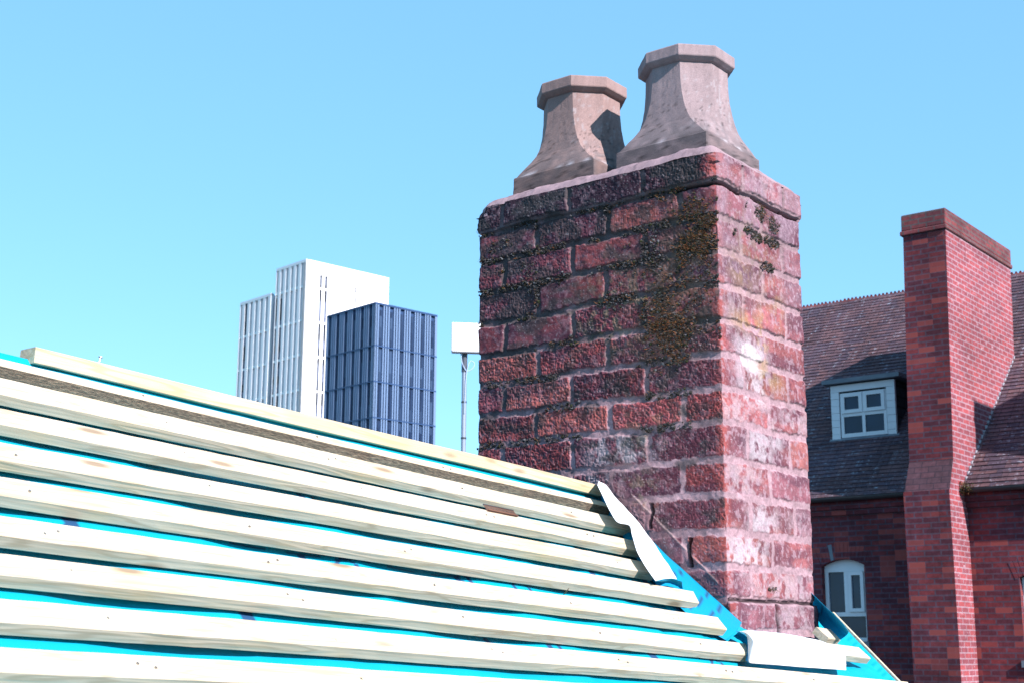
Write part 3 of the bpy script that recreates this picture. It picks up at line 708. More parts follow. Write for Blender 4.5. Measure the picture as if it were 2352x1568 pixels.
# white backed flap folded off the upstand
redge = [Lp(x, y, o) for x, y, o in ((1370, 1104, .012), (1390, 1112, .014), (1412, 1141, .016), (1440, 1170, .018), (1468, 1201, .02), (1493, 1234, .023), (1519, 1269, .026), (1543, 1299, .03), (1568, 1334, .034))]
ledge = [at_roof(x, y, h) for x, y, h in ((1372, 1113, .066), (1388, 1146, .062), (1404, 1177, .06), (1420, 1197, .058), (1446, 1205, .056), (1452, 1228, .054), (1463, 1266, .052), (1480, 1296, .05), (1506, 1333, .046))]
mid = [(a*.5+b*.5)+RN*.008 for a, b in zip(redge, ledge)]
sheet("underlay_flap", [redge, mid, ledge], WHITE_M, "long white flap of folded-back underlay left of the chimney", back=None, seed=5)
curl0 = [at_roof(x, y, .02) for x, y in ((1530, 1336), (1550, 1342), (1568, 1352))]
curl1 = [at_roof(x, y, .045) for x, y in ((1506, 1333), (1538, 1327), (1567, 1334))]
sheet("underlay_flap", [curl1, curl0], BLUE2, "small blue curl under the tip of the long flap", seed=6)
# white flap lying in front of the chimney foot
t2 = [at_roof(x, y, h) for x, y, h in ((1698, 1449, .05), (1722, 1447, .062), (1770, 1451, .058), (1830, 1459, .055), (1890, 1472, .048), (1942, 1499, .036))]
m2 = [at_roof(x, y, h) for x, y, h in ((1716, 1462, .045), (1738, 1480, .060), (1780, 1487, .056), (1832, 1492, .05), (1890, 1502, .045), (1943, 1518, .033))]
b2_ = [at_roof(x, y, h) for x, y, h in ((1718, 1518, .03), (1730, 1522, .034), (1782, 1526, .032), (1835, 1530, .03), (1890, 1534, .029), (1943, 1538, .028))]
sheet("underlay_flap", [t2, m2, b2_], WHITE_M, "white flap of underlay lying in front of the chimney foot", seed=8)
cb0 = [at_roof(x, y, h) for x, y, h in ((1698, 1449, .05), (1716, 1462, .044), (1724, 1490, .036), (1718, 1520, .03))]
cb1 = [at_roof(x, y, h) for x, y, h in ((1684, 1460, .008), (1702, 1470, .008), (1716, 1490, .024), (1713, 1516, .024))]
sheet("underlay_flap", [cb0, cb1], BLUE2, "blue underside rolled at the left end of the foot flap", seed=9)
# blue upstand beyond the chimney at the verge
vt = [at_roof(x, y, .07) for x, y in ((1862, 1358), (1890, 1386), (1922, 1418), (1950, 1449))]
vm = [at_roof(x, y, .03) for x, y in ((1864, 1378), (1888, 1402), (1915, 1432), (1944, 1458))]
vb = [at_roof(x, y, .003) for x, y in ((1862, 1395), (1880, 1425), (1905, 1452), (1930, 1468))]
sheet("underlay_upstand", [vt, vm, vb], BLUE2, "short blue underlay upstand with a dark dash, right of the chimney", ink=[(.05, .36, .8, .30, .02)], seed=11)
# verge edge board, a pale lip along the roof edge
mb = MB(); q0, q1 = rp(verge(.12)+.002, .12, -.02), rp(verge(-.6)+.002, -.6, -.02); q2 = rp(verge(-.6)+.002, -3.8, -.02)
for a_, b_ in ((q0, q1), (q1, q2)):
    mb.hexa([a_-hl, b_-hl, b_+BD*.012-hl, a_+BD*.012-hl], [a_+RN*.028-hl, b_+RN*.028-hl, b_+BD*.012+RN*.028-hl, a_+BD*.012+RN*.028-hl])
link("verge_board", mb.mesh("verge_board"), PINE, house, HM)

# loose bits lying on the battens
def nail_strip():
    a0 = at_roof(1111, 1158, .030); a1 = at_roof(1179, 1172, .030)
    root = empty("nail_strip", (a0+a1)/2, "copper strip of collated nails lying across the third batten below the ridge", "nail strip")
    W = Matrix.Translation(root.location); l = np.array(root.location)
    d = a1-a0; mb = MB(); hb = MB(); n = 30
    for i in range(n):
        p = a0+d*i/(n-1)-l; mb.bar(p, p-RS*.020-RN*.003, .00075, 6); hb.bar(p+RS*.0005, p+RS*.0022, .0019, 6)
    tp = MB(); tp.hexa([a0-RS*.016-l, a1-RS*.016-l, a1-RS*.020-l, a0-RS*.020-l], [a0-RS*.016-l+RN*.0012, a1-RS*.016-l+RN*.0012, a1-RS*.020-l+RN*.0012, a0-RS*.020-l+RN*.0012])
    link("nail_shank", mb.mesh("nail_shank", uv=False), COPPER, root, W); link("nail_head", hb.mesh("nail_head", uv=False), STEEL, root, W)
    link("collating_wire", tp.mesh("collating_wire", uv=False), COPPER, root, W)
nail_strip()
def splinter():
    a = at_roof(1293, 1366, .006); b = at_roof(1308, 1348, .04); mb = MB(); d = b-a
    mb.add([a, a+d*.4+BD*.006, b, a+d*.35-BD*.004, a+d*.4+RN*.004], [(0, 1, 4), (1, 2, 4), (2, 3, 4), (3, 0, 4), (0, 3, 2, 1)])
    o = mb.build("wood_splinter", m_noise("splinter_wood", (.36, .15, .07), (.5, .28, .15), 30)); tag(o, "thin reddish wood splinter stuck between two battens in front of the chimney", "splinter")
splinter()

# ================================================================ BRICK HOUSE BEHIND
Cb = ray(2185, 1100); Cb = Cb*(19/Cb[1])
BF = Fr(Cb, E1, -E2)                              # u to the left along the wall, d outward toward us
bh = empty("brick_house", (Cb[0], Cb[1], GZ), "red brick house with tiled roof, white dormer and tall stack at the right", "house")
BRK = m_facade("bg_brick", (.20, .036, .040), (.095, .026, .038), (.105, .060, .080), odd=(.30, .065, .055), dark=.55)
BRKC = m_facade("bg_brick_mossy", (.24, .060, .062), (.13, .042, .05), (.12, .09, .09), lichen=((.17, .14, .075), .60), dark=.6)
BRK_LIT = m_facade("bg_brick_sunlit_side", (.30, .065, .072), (.21, .060, .075), (.30, .20, .23), lichen=((.52, .38, .42), .58), dark=.75, ms=.010)  # paler copy of the stack brick, the flank's sunlight put into its colour
TILE = m_facade("bg_tile", (.15, .078, .082), (.078, .054, .075), (.02, .016, .022), bw=.17, bh=.10, ms=.004, dark=.6, lichen=((.36, .38, .44), .57), rough=.85, bstr=.3)  # bluish patches are lichen and also paint the highlights of the lit tiles
RTILE = m_facade("bg_ridge", (.18, .05, .045), (.12, .042, .05), (.05, .03, .035), bw=.3, bh=1.0, ms=.008, dark=.5, lichen=((.3, .2, .2), .64))
LEAD = m_noise("lead", (.10, .12, .15), (.17, .19, .22), 3, .55, .4, .1)
LEADL = m_noise("lead_flashing", (.30, .32, .36), (.42, .44, .48), 5, .5, .4, .1)
UPVC = m_noise("white_frame", (.60, .61, .64), (.66, .66, .68), 3, .35, .5, 0)
GUT = m_noise("gutter_black", (.02, .02, .022), (.035, .035, .04), 5, .45, .5, 0)
def m_glass():
    t = NT("window_glass", .08, .35); v = t.obj(); t.color(t.ramp(t.noise(v, 1.3, 3), [(.3, (.008, .014, .030)), (.7, (.016, .035, .075))])); return t.m
GLASS = m_glass()
WALLD = -.41                                        # the wall plane lies behind the breast
EAV_D = -.33; EAV_Z = 2.22; RSL = .925             # roof: z = EAV_Z + RSL*(EAV_D - d)
def roofz(d): return EAV_Z+RSL*(EAV_D-d)
RNB = np.cross(E1, E2*1.0+EZ*RSL); RNB /= np.linalg.norm(RNB); RNB *= np.sign(RNB[2])
PR = BF.p(0, EAV_Z, EAV_D)
rg = hit(1960, 694, PR, RNB); RIDGE_D = float(np.dot(rg-BF.o, -E2)); RIDGE_Z = roofz(RIDGE_D); print("bg ridge d,z", RIDGE_D, RIDGE_Z)
U0, U1 = -9.0, 9.0
# walls with a window opening: split wall around openings
W1 = [BF.px(x, y, WALLD) for x, y in ((1886, 1285), (1993, 1472))]; print("win", W1)
wu1, wu0 = W1[0][0], W1[1][0]; wz1, wz0 = W1[0][1], W1[1][1]; ARC = .09
W2u = BF.px(2347, 1400, WALLD)[0]; W2z1 = BF.px(2347, 1310, WALLD)[1]
ops = [(wu0, wu1, wz0, wz1), (W2u-(wu1-wu0), W2u, W2z1-(wz1-wz0), W2z1)]
def house_wall():
    mb = MB()
    us = sorted({U0, U1, *[o[0] for o in ops], *[o[1] for o in ops]})
    for i in range(len(us)-1):
        a, b = us[i], us[i+1]; m = (a+b)/2; op = [o for o in ops if o[0] < m < o[1]]
        if op:
            o = op[0]; mb.slab(BF, a, b, GZ, o[2], WALLD-.3, WALLD)
            # segmental head
            n = 14
            for k in range(n):
                x0 = a+(b-a)*k/n; x1 = a+(b-a)*(k+1)/n; f = lambda x: o[3]-ARC*((2*(x-a)/(b-a)-1)**2)
                P = BF.p; z0, z1 = f(x0), f(x1); zt = EAV_Z+.1
                mb.hexa([P(x0, z0, WALLD), P(x1, z1, WALLD), P(x1, z1, WALLD-.3), P(x0, z0, WALLD-.3)], [P(x0, zt, WALLD), P(x1, zt, WALLD), P(x1, zt, WALLD-.3), P(x0, zt, WALLD-.3)])
        else: mb.slab(BF, a, b, GZ, EAV_Z+.1, WALLD-.3, WALLD)
    dd = 2*(RIDGE_D-EAV_D)+EAV_D
    mb.slab(BF, U0, U1, GZ, EAV_Z, dd-.02, dd+.28)
    for u in (U0, U1-.25):                                  # gables
        P = BF.p
        a = [P(u, GZ, WALLD-.3), P(u+.25, GZ, WALLD-.3), P(u+.25, GZ, dd+.28), P(u, GZ, dd+.28)]
        b = [P(u, EAV_Z, WALLD-.3), P(u+.25, EAV_Z, WALLD-.3), P(u+.25, EAV_Z, dd+.28), P(u, EAV_Z, dd+.28)]
        mb.hexa(a, b); mb.add([b[0], b[1], b[2], b[3], P(u, RIDGE_Z-.1, RIDGE_D), P(u+.25, RIDGE_Z-.1, RIDGE_D)], [(0, 1, 5, 4), (3, 4, 5, 2), (0, 4, 3), (1, 2, 5)])
    mb.slab(BF, U0, U1, EAV_Z-.26, EAV_Z-.18, WALLD+.001, WALLD+.05)             # oversailing brick course
    mb.slab(BF, U0, U1, EAV_Z-.18, EAV_Z-.06, WALLD+.001, WALLD+.09)
    return mb.build("wall", BRK, bh)
BM = Matrix.Translation(bh.location); bl = np.array(bh.location)
def fix(o):      # parts of the brick house: meshes are written in world space
    return o
wall = house_wall()
# radial brick arch over the window
def arch(o):
    mb = MB(); a, b = o[0], o[1]; n = 15
    for k in range(n):
        x0 = a-.06+(b-a+.12)*k/n; x1 = a-.06+(b-a+.12)*(k+.88)/n; c = (a+b)/2; f = lambda x: o[3]-ARC*((2*(x-a)/(b-a)-1)**2)
        g = lambda x, t: BF.p(c+(x-c)*(1+.22*t), f(x)+.005+.23*t, WALLD+.004)
        g2 = lambda x, t: BF.p(c+(x-c)*(1+.22*t), f(x)+.005+.23*t, WALLD-.02)
        mb.hexa([g(x0, 0), g(x1, 0), g2(x1, 0), g2(x0, 0)], [g(x0, 1), g(x1, 1), g2(x1, 1), g2(x0, 1)], 1 if k == 10 else 0)
    return mb.build("arch", [BRK, LEAD], bh)
arch(ops[0]); arch(ops[1])
def arched_window(o, lit=True):
    a, b, z0, z1 = o; D = WALLD-.10; t = .055
    mb = MB(); m = (a+b)/2; zt = z1-ARC-.03; zm = z0+.33*(z1-z0)
    mb.slab(BF, a, a+t, z0, zt, D-.06, D); mb.slab(BF, b-t, b, z0, zt, D-.06, D)
    mb.slab(BF, a+t, b-t, z0, z0+t, D-.06, D-.002); mb.slab(BF, a+t, b-t, zm-.03, zm+.03, D-.06, D-.003); mb.slab(BF, m-.035, m+.035, zm+.03, zt-t, D-.06, D-.004)
    mb.slab(BF, a+t, b-t, zt-t, zt, D-.06, D-.001)
    n = 12                                                     # arched head board
    for k in range(n):
        x0 = a+(b-a)*k/n; x1 = a+(b-a)*(k+1)/n; f = lambda x: max(z1-ARC*((2*(x-a)/(b-a)-1)**2), zt+.002); P = BF.p
        mb.hexa([P(x0, zt, D-.005), P(x1, zt, D-.005), P(x1, zt, D-.06), P(x0, zt, D-.06)], [P(x0, f(x0), D-.005), P(x1, f(x1), D-.005), P(x1, f(x1), D-.06), P(x0, f(x0), D-.06)])
    w = mb.build("window", UPVC, bh)
    sash = MB(); r0, r1 = a+t+.003, m-.038; q0, q1 = zm+.033, zt-t-.003; s_ = .05
    for (x0, x1, y0, y1) in ((r0, r0+s_, q0, q1), (r1-s_, r1, q0, q1), (r0+s_, r1-s_, q0, q0+s_), (r0+s_, r1-s_, q1-s_, q1)): sash.slab(BF, x0, x1, y0, y1, D-.04, D+.022)
    sash.build("sash", UPVC, w)
    for (x0, x1, y0, y1, d) in ((r0+s_, r1-s_, q0+s_, q1-s_, -.01), (m+.035, b-t, zm+.03, zt-t, -.03), (a+t, b-t, z0+t, zm-.03, -.03)):
        g = MB(); g.slab(BF, x0, x1, y0, y1, D+d-.012, D+d); g.build("pane", GLASS, w)
    sl = MB(); sl.slab(BF, a-.04, b+.04, z0-.09, z0, WALLD-.1, WALLD+.05); sl.build("sill", LEAD, w)
    bk = MB(); bk.slab(BF, a-.1, b+.1, z0-.1, z1+.1, WALLD-.36, WALLD-.34); bk.build("room_dark_sheet", m_noise("room_dark", (.03, .035, .045), (.05, .055, .07), 2, b=0), w)  # dark sheet behind the panes, stands in for the unlit room
arched_window(ops[0]); arched_window(ops[1])

def tiled_roof():
    mb = MB(); L = math.hypot(RIDGE_D-EAV_D, RIDGE_Z-EAV_Z); n = int(L/.10); sl = np.array([0, 0, 0])
    up = (E2+EZ*RSL); up /= np.linalg.norm(up); o = BF.p(0, EAV_Z, EAV_D+.06)-up*0
    for i in range(n+1):
        rr = random.Random(i); cuts = [U0, *sorted(rr.uniform(U0, U1) for _ in range(26)), U1]
        for j in range(len(cuts)-1):
            w0 = rr.uniform(.016, .022)
            a = o+E1*cuts[j]+up*(i*.10-.02); b = o+E1*cuts[j+1]+up*(i*.10-.02); c = b+up*.115; d = a+up*.115
            mb.add([a+RNB*w0, b+RNB*w0, c+RNB*.004, d+RNB*.004, a-RNB*.004, b-RNB*.004], [(0, 1, 2, 3), (4, 5, 1, 0)])
    ro = mb.build("roof", TILE, bh)
    mb = MB(); P = BF.p; dd = 2*(RIDGE_D-EAV_D)+EAV_D
    mb.add([P(U0, RIDGE_Z, RIDGE_D), P(U1, RIDGE_Z, RIDGE_D), P(U1, EAV_Z, dd), P(U0, EAV_Z, dd)], [(0, 1, 2, 3)]); mb.build("roof", TILE, bh)
    # crested ridge tiles
    k = 0; u = U0
    while u < U1:
        mb = MB(); w = .295; sg = random.Random(int(u*100)).uniform(-.006, .008)
        for (a0, a1) in ((0, 1), (1, 0)):
            pass
        R0 = lambda uu, z, d: BF.p(uu, RIDGE_Z+z+sg, RIDGE_D+d)
        mb.add([R0(u, -.10, .17), R0(u+w, -.10, .17), R0(u+w, .045, .018), R0(u, .045, .018), R0(u, -.10, -.17), R0(u+w, -.10, -.17), R0(u+w, .045, -.018), R0(u, .045, -.018)], [(0, 1, 2, 3), (5, 4, 7, 6), (3, 2, 6, 7)])
        for q in range(4):
            c0 = u+.012+q*.073; mb.hexa([R0(c0, .045, .014), R0(c0+.05, .045, .014), R0(c0+.05, .045, -.014), R0(c0, .045, -.014)], [R0(c0+.014, .082, .012), R0(c0+.036, .082, .012), R0(c0+.036, .082, -.012), R0(c0+.014, .082, -.012)])
        if -3.2 < u < 6.4: mb.build("ridge_tile", RTILE, ro)
        u += .30
    gm = MB()
    n = 8
    for k in range(n):
        a0 = math.pi+math.pi*k/n; a1 = math.pi+math.pi*(k+1)/n; r = .06; c = (EAV_Z-.015, EAV_D+.10)
        q = [(c[0]+r*math.sin(t), c[1]+r*math.cos(t)) for t in (a0, a1)]; q2 = [(c[0]+(r-.006)*math.sin(t), c[1]+(r-.006)*math.cos(t)) for t in (a0, a1)]
        for (ua, ub) in ((U0, -.10), (.62, U1)):
            gm.hexa([BF.p(ua, *q[0]), BF.p(ub, *q[0]), BF.p(ub, *q2[0]), BF.p(ua, *q2[0])], [BF.p(ua, *q[1]), BF.p(ub, *q[1]), BF.p(ub, *q2[1]), BF.p(ua, *q2[1])])
    gm.build("gutter", GUT, bh)
tiled_roof()

def big_stack(du=0.0, name_label=None):
    P = BF.p
    def lean(z): return .028*(z-4.0)*-1 if z > 2.6 else .028*1.4*-1*-1*0+.039
    def ring(z, u0, u1, d0, d1): k = lean(z)+du; return [P(u0+k, z, d1), P(u1+k, z, d1), P(u1+k, z, d0), P(u0+k, z, d0)]
    mb = MB()
    ub0, ub1 = -.085, .545; bk = -2.69
    body = [(2.55, ub0, ub1, -2.0, 0), (4.2, ub0, ub1, bk, 0)]
    mb.hexa(ring(2.60, ub0, ub1, bk, 0), ring(5.86, ub0-.01, ub1-.01, bk, 0))
    # battered bottom breast
    k = .039+du
    mb.hexa([P(ub0+k, GZ, .22), P(ub1+k+.02, GZ, .22), P(ub1+k+.02, GZ, WALLD-.1), P(ub0+k, GZ, WALLD-.1)], [P(ub0+k, 2.16, .22), P(ub1+k+.02, 2.16, .22), P(ub1+k+.02, 2.16, WALLD-.1), P(ub0+k, 2.16, WALLD-.1)])
    # weathered shoulder
    mb.hexa([P(ub0+k, 2.16, .20), P(ub1+k+.015, 2.16, .20), P(ub1+k+.015, 2.16, -2.0), P(ub0+k, 2.16, -2.0)], [P(ub0+k, 2.60, 0), P(ub1+k, 2.60, 0), P(ub1+k, 2.60, -2.0), P(ub0+k, 2.60, -2.0)])
    me = mb.mesh("stack"); 
    t = np.array(E1)
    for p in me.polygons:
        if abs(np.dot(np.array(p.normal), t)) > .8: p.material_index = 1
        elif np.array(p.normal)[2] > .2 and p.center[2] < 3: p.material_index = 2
    st = link("stack", me, [BRK, BRK_LIT, m_facade("shoulder_tile_"+str(int(du*10)), (.105, .046, .056), (.08, .042, .052), (.05, .03, .04), bw=.2, bh=.09, ms=.008)], bh)
    if name_label: st["label"] = name_label
    cm = MB(); o = .012
    cm.hexa(ring(5.86, ub0-.036, ub1+.028, bk-.03, .035), ring(5.93, ub0-.036, ub1+.028, bk-.03, .035))
    cm.hexa(ring(5.931, ub0-.020, ub1+.010, bk-.015, .018), ring(6.17, ub0-.020, ub1+.010, bk-.015, .018))
    cm.build("coping", BRKC, st, bevel=.012)
    lf = MB()
    for k2 in range(26):                                    # stepped lead flashing on the sunny flank
        d = -.42-k2*.09; z = roofz(d)
        for side in (ub0-.004,):
            kk = lean(z)+du; lf.hexa([P(side+kk-.02, z-.02, d+.03), P(side+kk, z-.02, d+.03), P(side+kk, z-.10, d-.06+.0), P(side+kk-.02, z-.10, d-.06)][::1], [P(side+kk-.02, z+.09, d+.03), P(side+kk, z+.09, d+.03), P(side+kk, z+.10, d-.07), P(side+kk-.02, z+.10, d-.07)])
    lf.build("flashing", LEADL, st)
    return st
big_stack(0, "tall red brick stack with mossy coping")
big_stack(-4.6)  # unseen second stack, added to throw a shadow on the right-hand roof

def dormer():
    # base of the dormer face sits on the roof
    q = hit(1975, 1012, PR, RNB); D = float(np.dot(q-BF.o, -E2))+.02; print("dormer d", D)
    px = lambda x, y: BF.px(x, y, D)
    uL, zT = px(1907, 886); uR, _ = px(2053, 868); zB = px(1975, 1008)[1]; _, zTR = px(2051, 870)
    zT = (zT+zTR)/2; print("dormer", uL, uR, zT, zB)
    root = MB(); P = BF.p
    back = lambda z: EAV_D-(z-EAV_Z)/RSL
    # cheeks + body
    root.hexa([P(uR+.02, zB, D-.05), P(uL-.02, zB, D-.05), P(uL-.02, zB, D-.06), P(uR+.02, zB, D-.06)], [P(uR+.02, zT, D-.05), P(uL-.02, zT, D-.05), P(uL-.02, zT, back(zT)), P(uR+.02, zT, back(zT))])
    d = root.build("dormer", m_facade("dormer_cheek", (.045, .05, .065), (.035, .04, .05), (.01, .01, .012), bw=.3, bh=.16, ms=.01), bh)
    tag(d, "white-framed dormer with dark tile-hung cheeks")
    r = MB(); r.hexa([P(uR-.12, zT+.02, D+.10), P(uL+.10, zT+.02, D+.10), P(uL+.10, zT+.02, back(zT+.08)), P(uR-.12, zT+.02, back(zT+.08))], [P(uR-.12, zT+.085, D+.10), P(uL+.10, zT+.085, D+.10), P(uL+.10, zT+.085, back(zT+.09)-.1), P(uR-.12, zT+.085, back(zT+.09)-.1)])
    r.build("dormer_roof", LEAD, d)
    f = MB(); t = abs(uL-uR)*.13
    f.slab(BF, uR, uL, zT-t*.75, zT, D-.05, D); 
    n = 7; zz = np.linspace(zB, zT-t*.75-.004, n+1)
    for i in range(n):
        f.slab(BF, uR, uR+t, zz[i]+.004, zz[i+1], D-.05, D+.003*(i % 2)); f.slab(BF, uL-t, uL, zz[i]+.004, zz[i+1], D-.05, D+.003*((i+1) % 2))
    f.build("surround", UPVC, d)
    a, b, z0, z1 = uR+t+.012, uL-t-.012, zB+.05, zT-t*.75-.03; m = (a+b)/2; zm = z0+(z1-z0)*.50; w = .05
    fr = MB()
    for (x0, x1, y0, y1) in ((a, a+w, z0, z1), (b-w, b, z0, z1), (a+w, b-w, z0, z0+w*1.2), (a+w, b-w, z1-w*.6, z1), (m-w*.5, m+w*.5, z0+w*1.2, z1-w*.6)): fr.slab(BF, x0, x1, y0, y1, D-.06, D-.012)
    fr.slab(BF, a+w, m-w*.5, zm-.025, zm+.025, D-.06, D-.014); fr.slab(BF, m+w*.5, b-w, zm-.025, zm+.025, D-.06, D-.014)
    w_ = fr.build("window_frame", UPVC, d)
    for (x0, x1) in ((a+w*.4, m-w*.2), (m+w*.2, b-w*.4)):
        sh = MB(); y0, y1 = zm+.028, z1-w*.2; s_ = .055
        for (p0, p1, r0, r1) in ((x0, x0+s_, y0, y1), (x1-s_, x1, y0, y1), (x0+s_, x1-s_, y0, y0+s_), (x0+s_, x1-s_, y1-s_, y1)): sh.slab(BF, p0, p1, r0, r1, D-.03, D+.006)
        sh.build("sash", UPVC, d)
        g = MB(); g.slab(BF, x0+s_, x1-s_, y0+s_, y1-s_, D-.035, D-.02); g.build("pane", GLASS, d)
    for (x0, x1) in ((a+w, m-w*.5), (m+w*.5, b-w)):
        g = MB(); g.slab(BF, x0, x1, z0+w*1.2, zm-.025, D-.045, D-.03); g.build("pane", GLASS, d)
    bk = MB(); bk.slab(BF, uR+.05, uL-.05, zB+.03, zT-.05, D-.069, D-.064); bk.build("room_dark_sheet", m_noise("room_dark2", (.03, .03, .035), (.05, .05, .06), 2, b=0), d)  # dark sheet painting the room's shade behind the dormer panes
    ap = MB(); zb2 = zB-.16; ap.hexa([P(uR-.06, zb2, EAV_D-(zb2-EAV_Z)/RSL+.03), P(uL+.06, zb2, EAV_D-(zb2-EAV_Z)/RSL+.03), P(uL+.06, zb2-.03, EAV_D-(zb2-EAV_Z)/RSL-.1), P(uR-.06, zb2-.03, EAV_D-(zb2-EAV_Z)/RSL-.1)], [P(uR-.04, zB+.045, D-.005), P(uL+.04, zB+.045, D-.005), P(uL+.04, zB+.045, D-.06), P(uR-.04, zB+.045, D-.06)])
    ap.build("apron", LEAD, d)
dormer()
def gutter_plant():
    c = BF.p(BF.px(2215, 1138, EAV_D+.16)[0], EAV_Z+.0, EAV_D+.12); V, Q, Cc = [], [], []
    for i in range(420):
        o = c+E1*random.gauss(0, .06)+EZ*(abs(random.gauss(0, .05))-.12*random.random())+(-E2)*random.uniform(-.02, .07); d = np.array([random.gauss(0, 1), random.gauss(0, 1), random.gauss(0, 1)]); d /= np.linalg.norm(d); w = np.cross(d, [0, 0, 1.]); w /= np.linalg.norm(w)+1e-9
        b = len(V); V += [o, o+d*.015+w*.008, o+d*.035, o+d*.015-w*.008]; Q.append((b, b+1, b+2, b+3)); k = np.array(random.choice([(.09, .08, .03), (.06, .07, .03), (.16, .07, .04), (.12, .10, .05)])); Cc += [k]*4
    me = raw_mesh(bpy.data.meshes.new("gutter_plant"), np.array(V), np.array(Q), np.array(Cc), False)
    o = link("gutter_plant", me, MOSS); tag(o, "small brownish weed growing in the gutter beside the tall stack", "plant")
gutter_plant()

# ================================================================ TOWERS
TA = math.radians(46.88)
TR_ = np.array([math.sin(TA), math.cos(TA), 0]); TL_ = np.array([-math.cos(TA), math.sin(TA), 0])
def z5(x, y): return ((850+x/1.7426)/1.7415, (950+y/1.7426)/1.7415)
TW = m_noise("tower_white", (.86, .84, .82), (.88, .86, .84), .05, .5, .3, 0)
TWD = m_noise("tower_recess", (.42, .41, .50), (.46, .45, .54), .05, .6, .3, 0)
TN = m_noise("tower_navy", (.020, .050, .125), (.025, .06, .145), .05, .45, .4, 0)
TNL = m_noise("tower_navy_fin", (.13, .195, .31), (.145, .215, .34), .05, .4, .4, 0)
def m_twin(name, a, b):
    t = NT(name, .4, .2); v = t.obj(); w = t.n("ShaderNodeTexWhiteNoise", {"Vector": t.n("ShaderNodeVectorMath", {0: t.n("ShaderNodeMapping", {"Vector": v, "Scale": (.25, .25, .5)}).outputs[0]}, operation='FLOOR').outputs[0]})
    t.color(t.ramp(w.outputs[0], [(.35, a), (.95, b)])); return t.m
TG = m_twin("tower_glass", (.02, .022, .035), (.13, .15, .22)); TG2 = m_twin("tower_glass_blue", (.010, .020, .05), (.05, .085, .15))
def tower_white():
    c = ray(*z5(655, 150)); c = c*(330/c[1])
    L = Fr(c, TL_, -TR_); R = Fr(c, TR_, -TL_)
    lx = lambda x, y, d=0: L.px(*z5(x, y), d); rx = lambda x, y, d=0: R.px(*z5(x, y), d)
    zt = c[2]; wl = lx(447, 185)[0]; wr = rx(1230, 288)[0]; print("tower", zt, wl, wr)
    root = empty("tower_block", (c[0], c[1], GZ), "tall white tower block with thin vertical fins, standing behind the dark blue one", "tower")
    mb = MB(); mb.slab(L, 1.195, wl, GZ, zt-.6, -wr, -1.2)
    # right face wall with slots left open
    sl = [(rx(742, 500)[0], rx(757, 500)[0]), (rx(778, 500)[0], rx(794, 500)[0])]; zs = rx(750, 262)[1]
    us = [0, sl[0][0], sl[0][1], sl[1][0], sl[1][1], wr]
    for i in range(5):
        z1 = zt
        if i in (1, 3): mb.slab(R, us[i], us[i+1], zs, zt, -1.19, 0)
        else: mb.slab(R, us[i], us[i+1], GZ, zt, -1.19, 0)
    mb.build("wall", [TW], root)
    zb = [rx(765, y)[1] for y in (603, 842, 1085)]; fh = zb[0]-zb[1]; allz = [zb[0]-k*fh for k in range(-1, 9)]
    for i in (1, 3):
        prev = zs
        for z in [q for q in allz if q < zs-3]+[GZ+3]:
            g = MB(); g.slab(R, us[i], us[i+1], z+.5, prev-.02, -.9, -.25); g.build("window", TG, root); prev = z-.02
        for z in allz:
            if z < zs: bm_ = MB(); bm_.slab(R, us[i], us[i+1], z, z+.5, -.9, -.1); bm_.build("band", TW, root)
    for (x, y0, y1) in ((997, 345, 387), (995, 422, 466)):
        g = MB(); a = rx(x-3.5, y0)[0]; b = rx(x+3.5, y0)[0]; g.slab(R, a, b, rx(x, y1)[1], rx(x, y0)[1], .01, .06); g.build("window", TG, root)
    def finned(u0, u1, z1, n, wins, nm):
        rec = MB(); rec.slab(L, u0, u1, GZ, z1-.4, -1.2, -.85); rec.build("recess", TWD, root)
        f = MB(); w = (u1-u0)/n
        for k in range(n):
            a = u0+w*k; f.slab(L, a, a+w*.50, GZ, z1, -.85, 0)
        f.slab(L, u1-w*.13, u1, GZ, z1-.7, -.85, 0); f.slab(L, u0, u1, z1-.7, z1+.02, -.9, .02)
        f.build("fins", TW, root)
        for z in allz:
            if z < z1-4: b = MB(); b.slab(L, u0, u1, z, z+.55, -.849, -.06); b.build("band", TW, root)
        for k, ztop in wins:
            a = u0+w*k; prev = ztop
            for z in [q for q in allz if q < ztop-3]+[GZ+3]:
                g = MB(); g.slab(L, a+w*.51, a+w*(.86 if k == 5 else .99), z+.56, prev-.02, -.84, -.10); g.build("window", TG, root); prev = z-.02
    finned(.0, wl, zt, 6, ((4, lx(500, 418)[1]), (5, lx(462, 420)[1]),), "a")
    # lower wing to the left, set back behind a dark joint
    g0 = lx(437, 400)[0]; g1 = lx(408, 395)[0]; l0 = g1; l1 = lx(195, 425)[0]; zl = lx(405, 390)[1]
    mb = MB(); mb.slab(L, wl+.01, g1, GZ, zl-1, -16, -2.2); mb.build("link_block", m_noise("tower_joint", (.05, .055, .10), (.06, .065, .12), .1, b=0), root)
    mb = MB(); mb.slab(L, g1, l1, GZ, zl-.6, -16, -1.2); mb.build("wing", TW, root)
    finned(g1, l1, zl, 6, ((4, lx(255, 450)[1]),), "b")
tower_white()
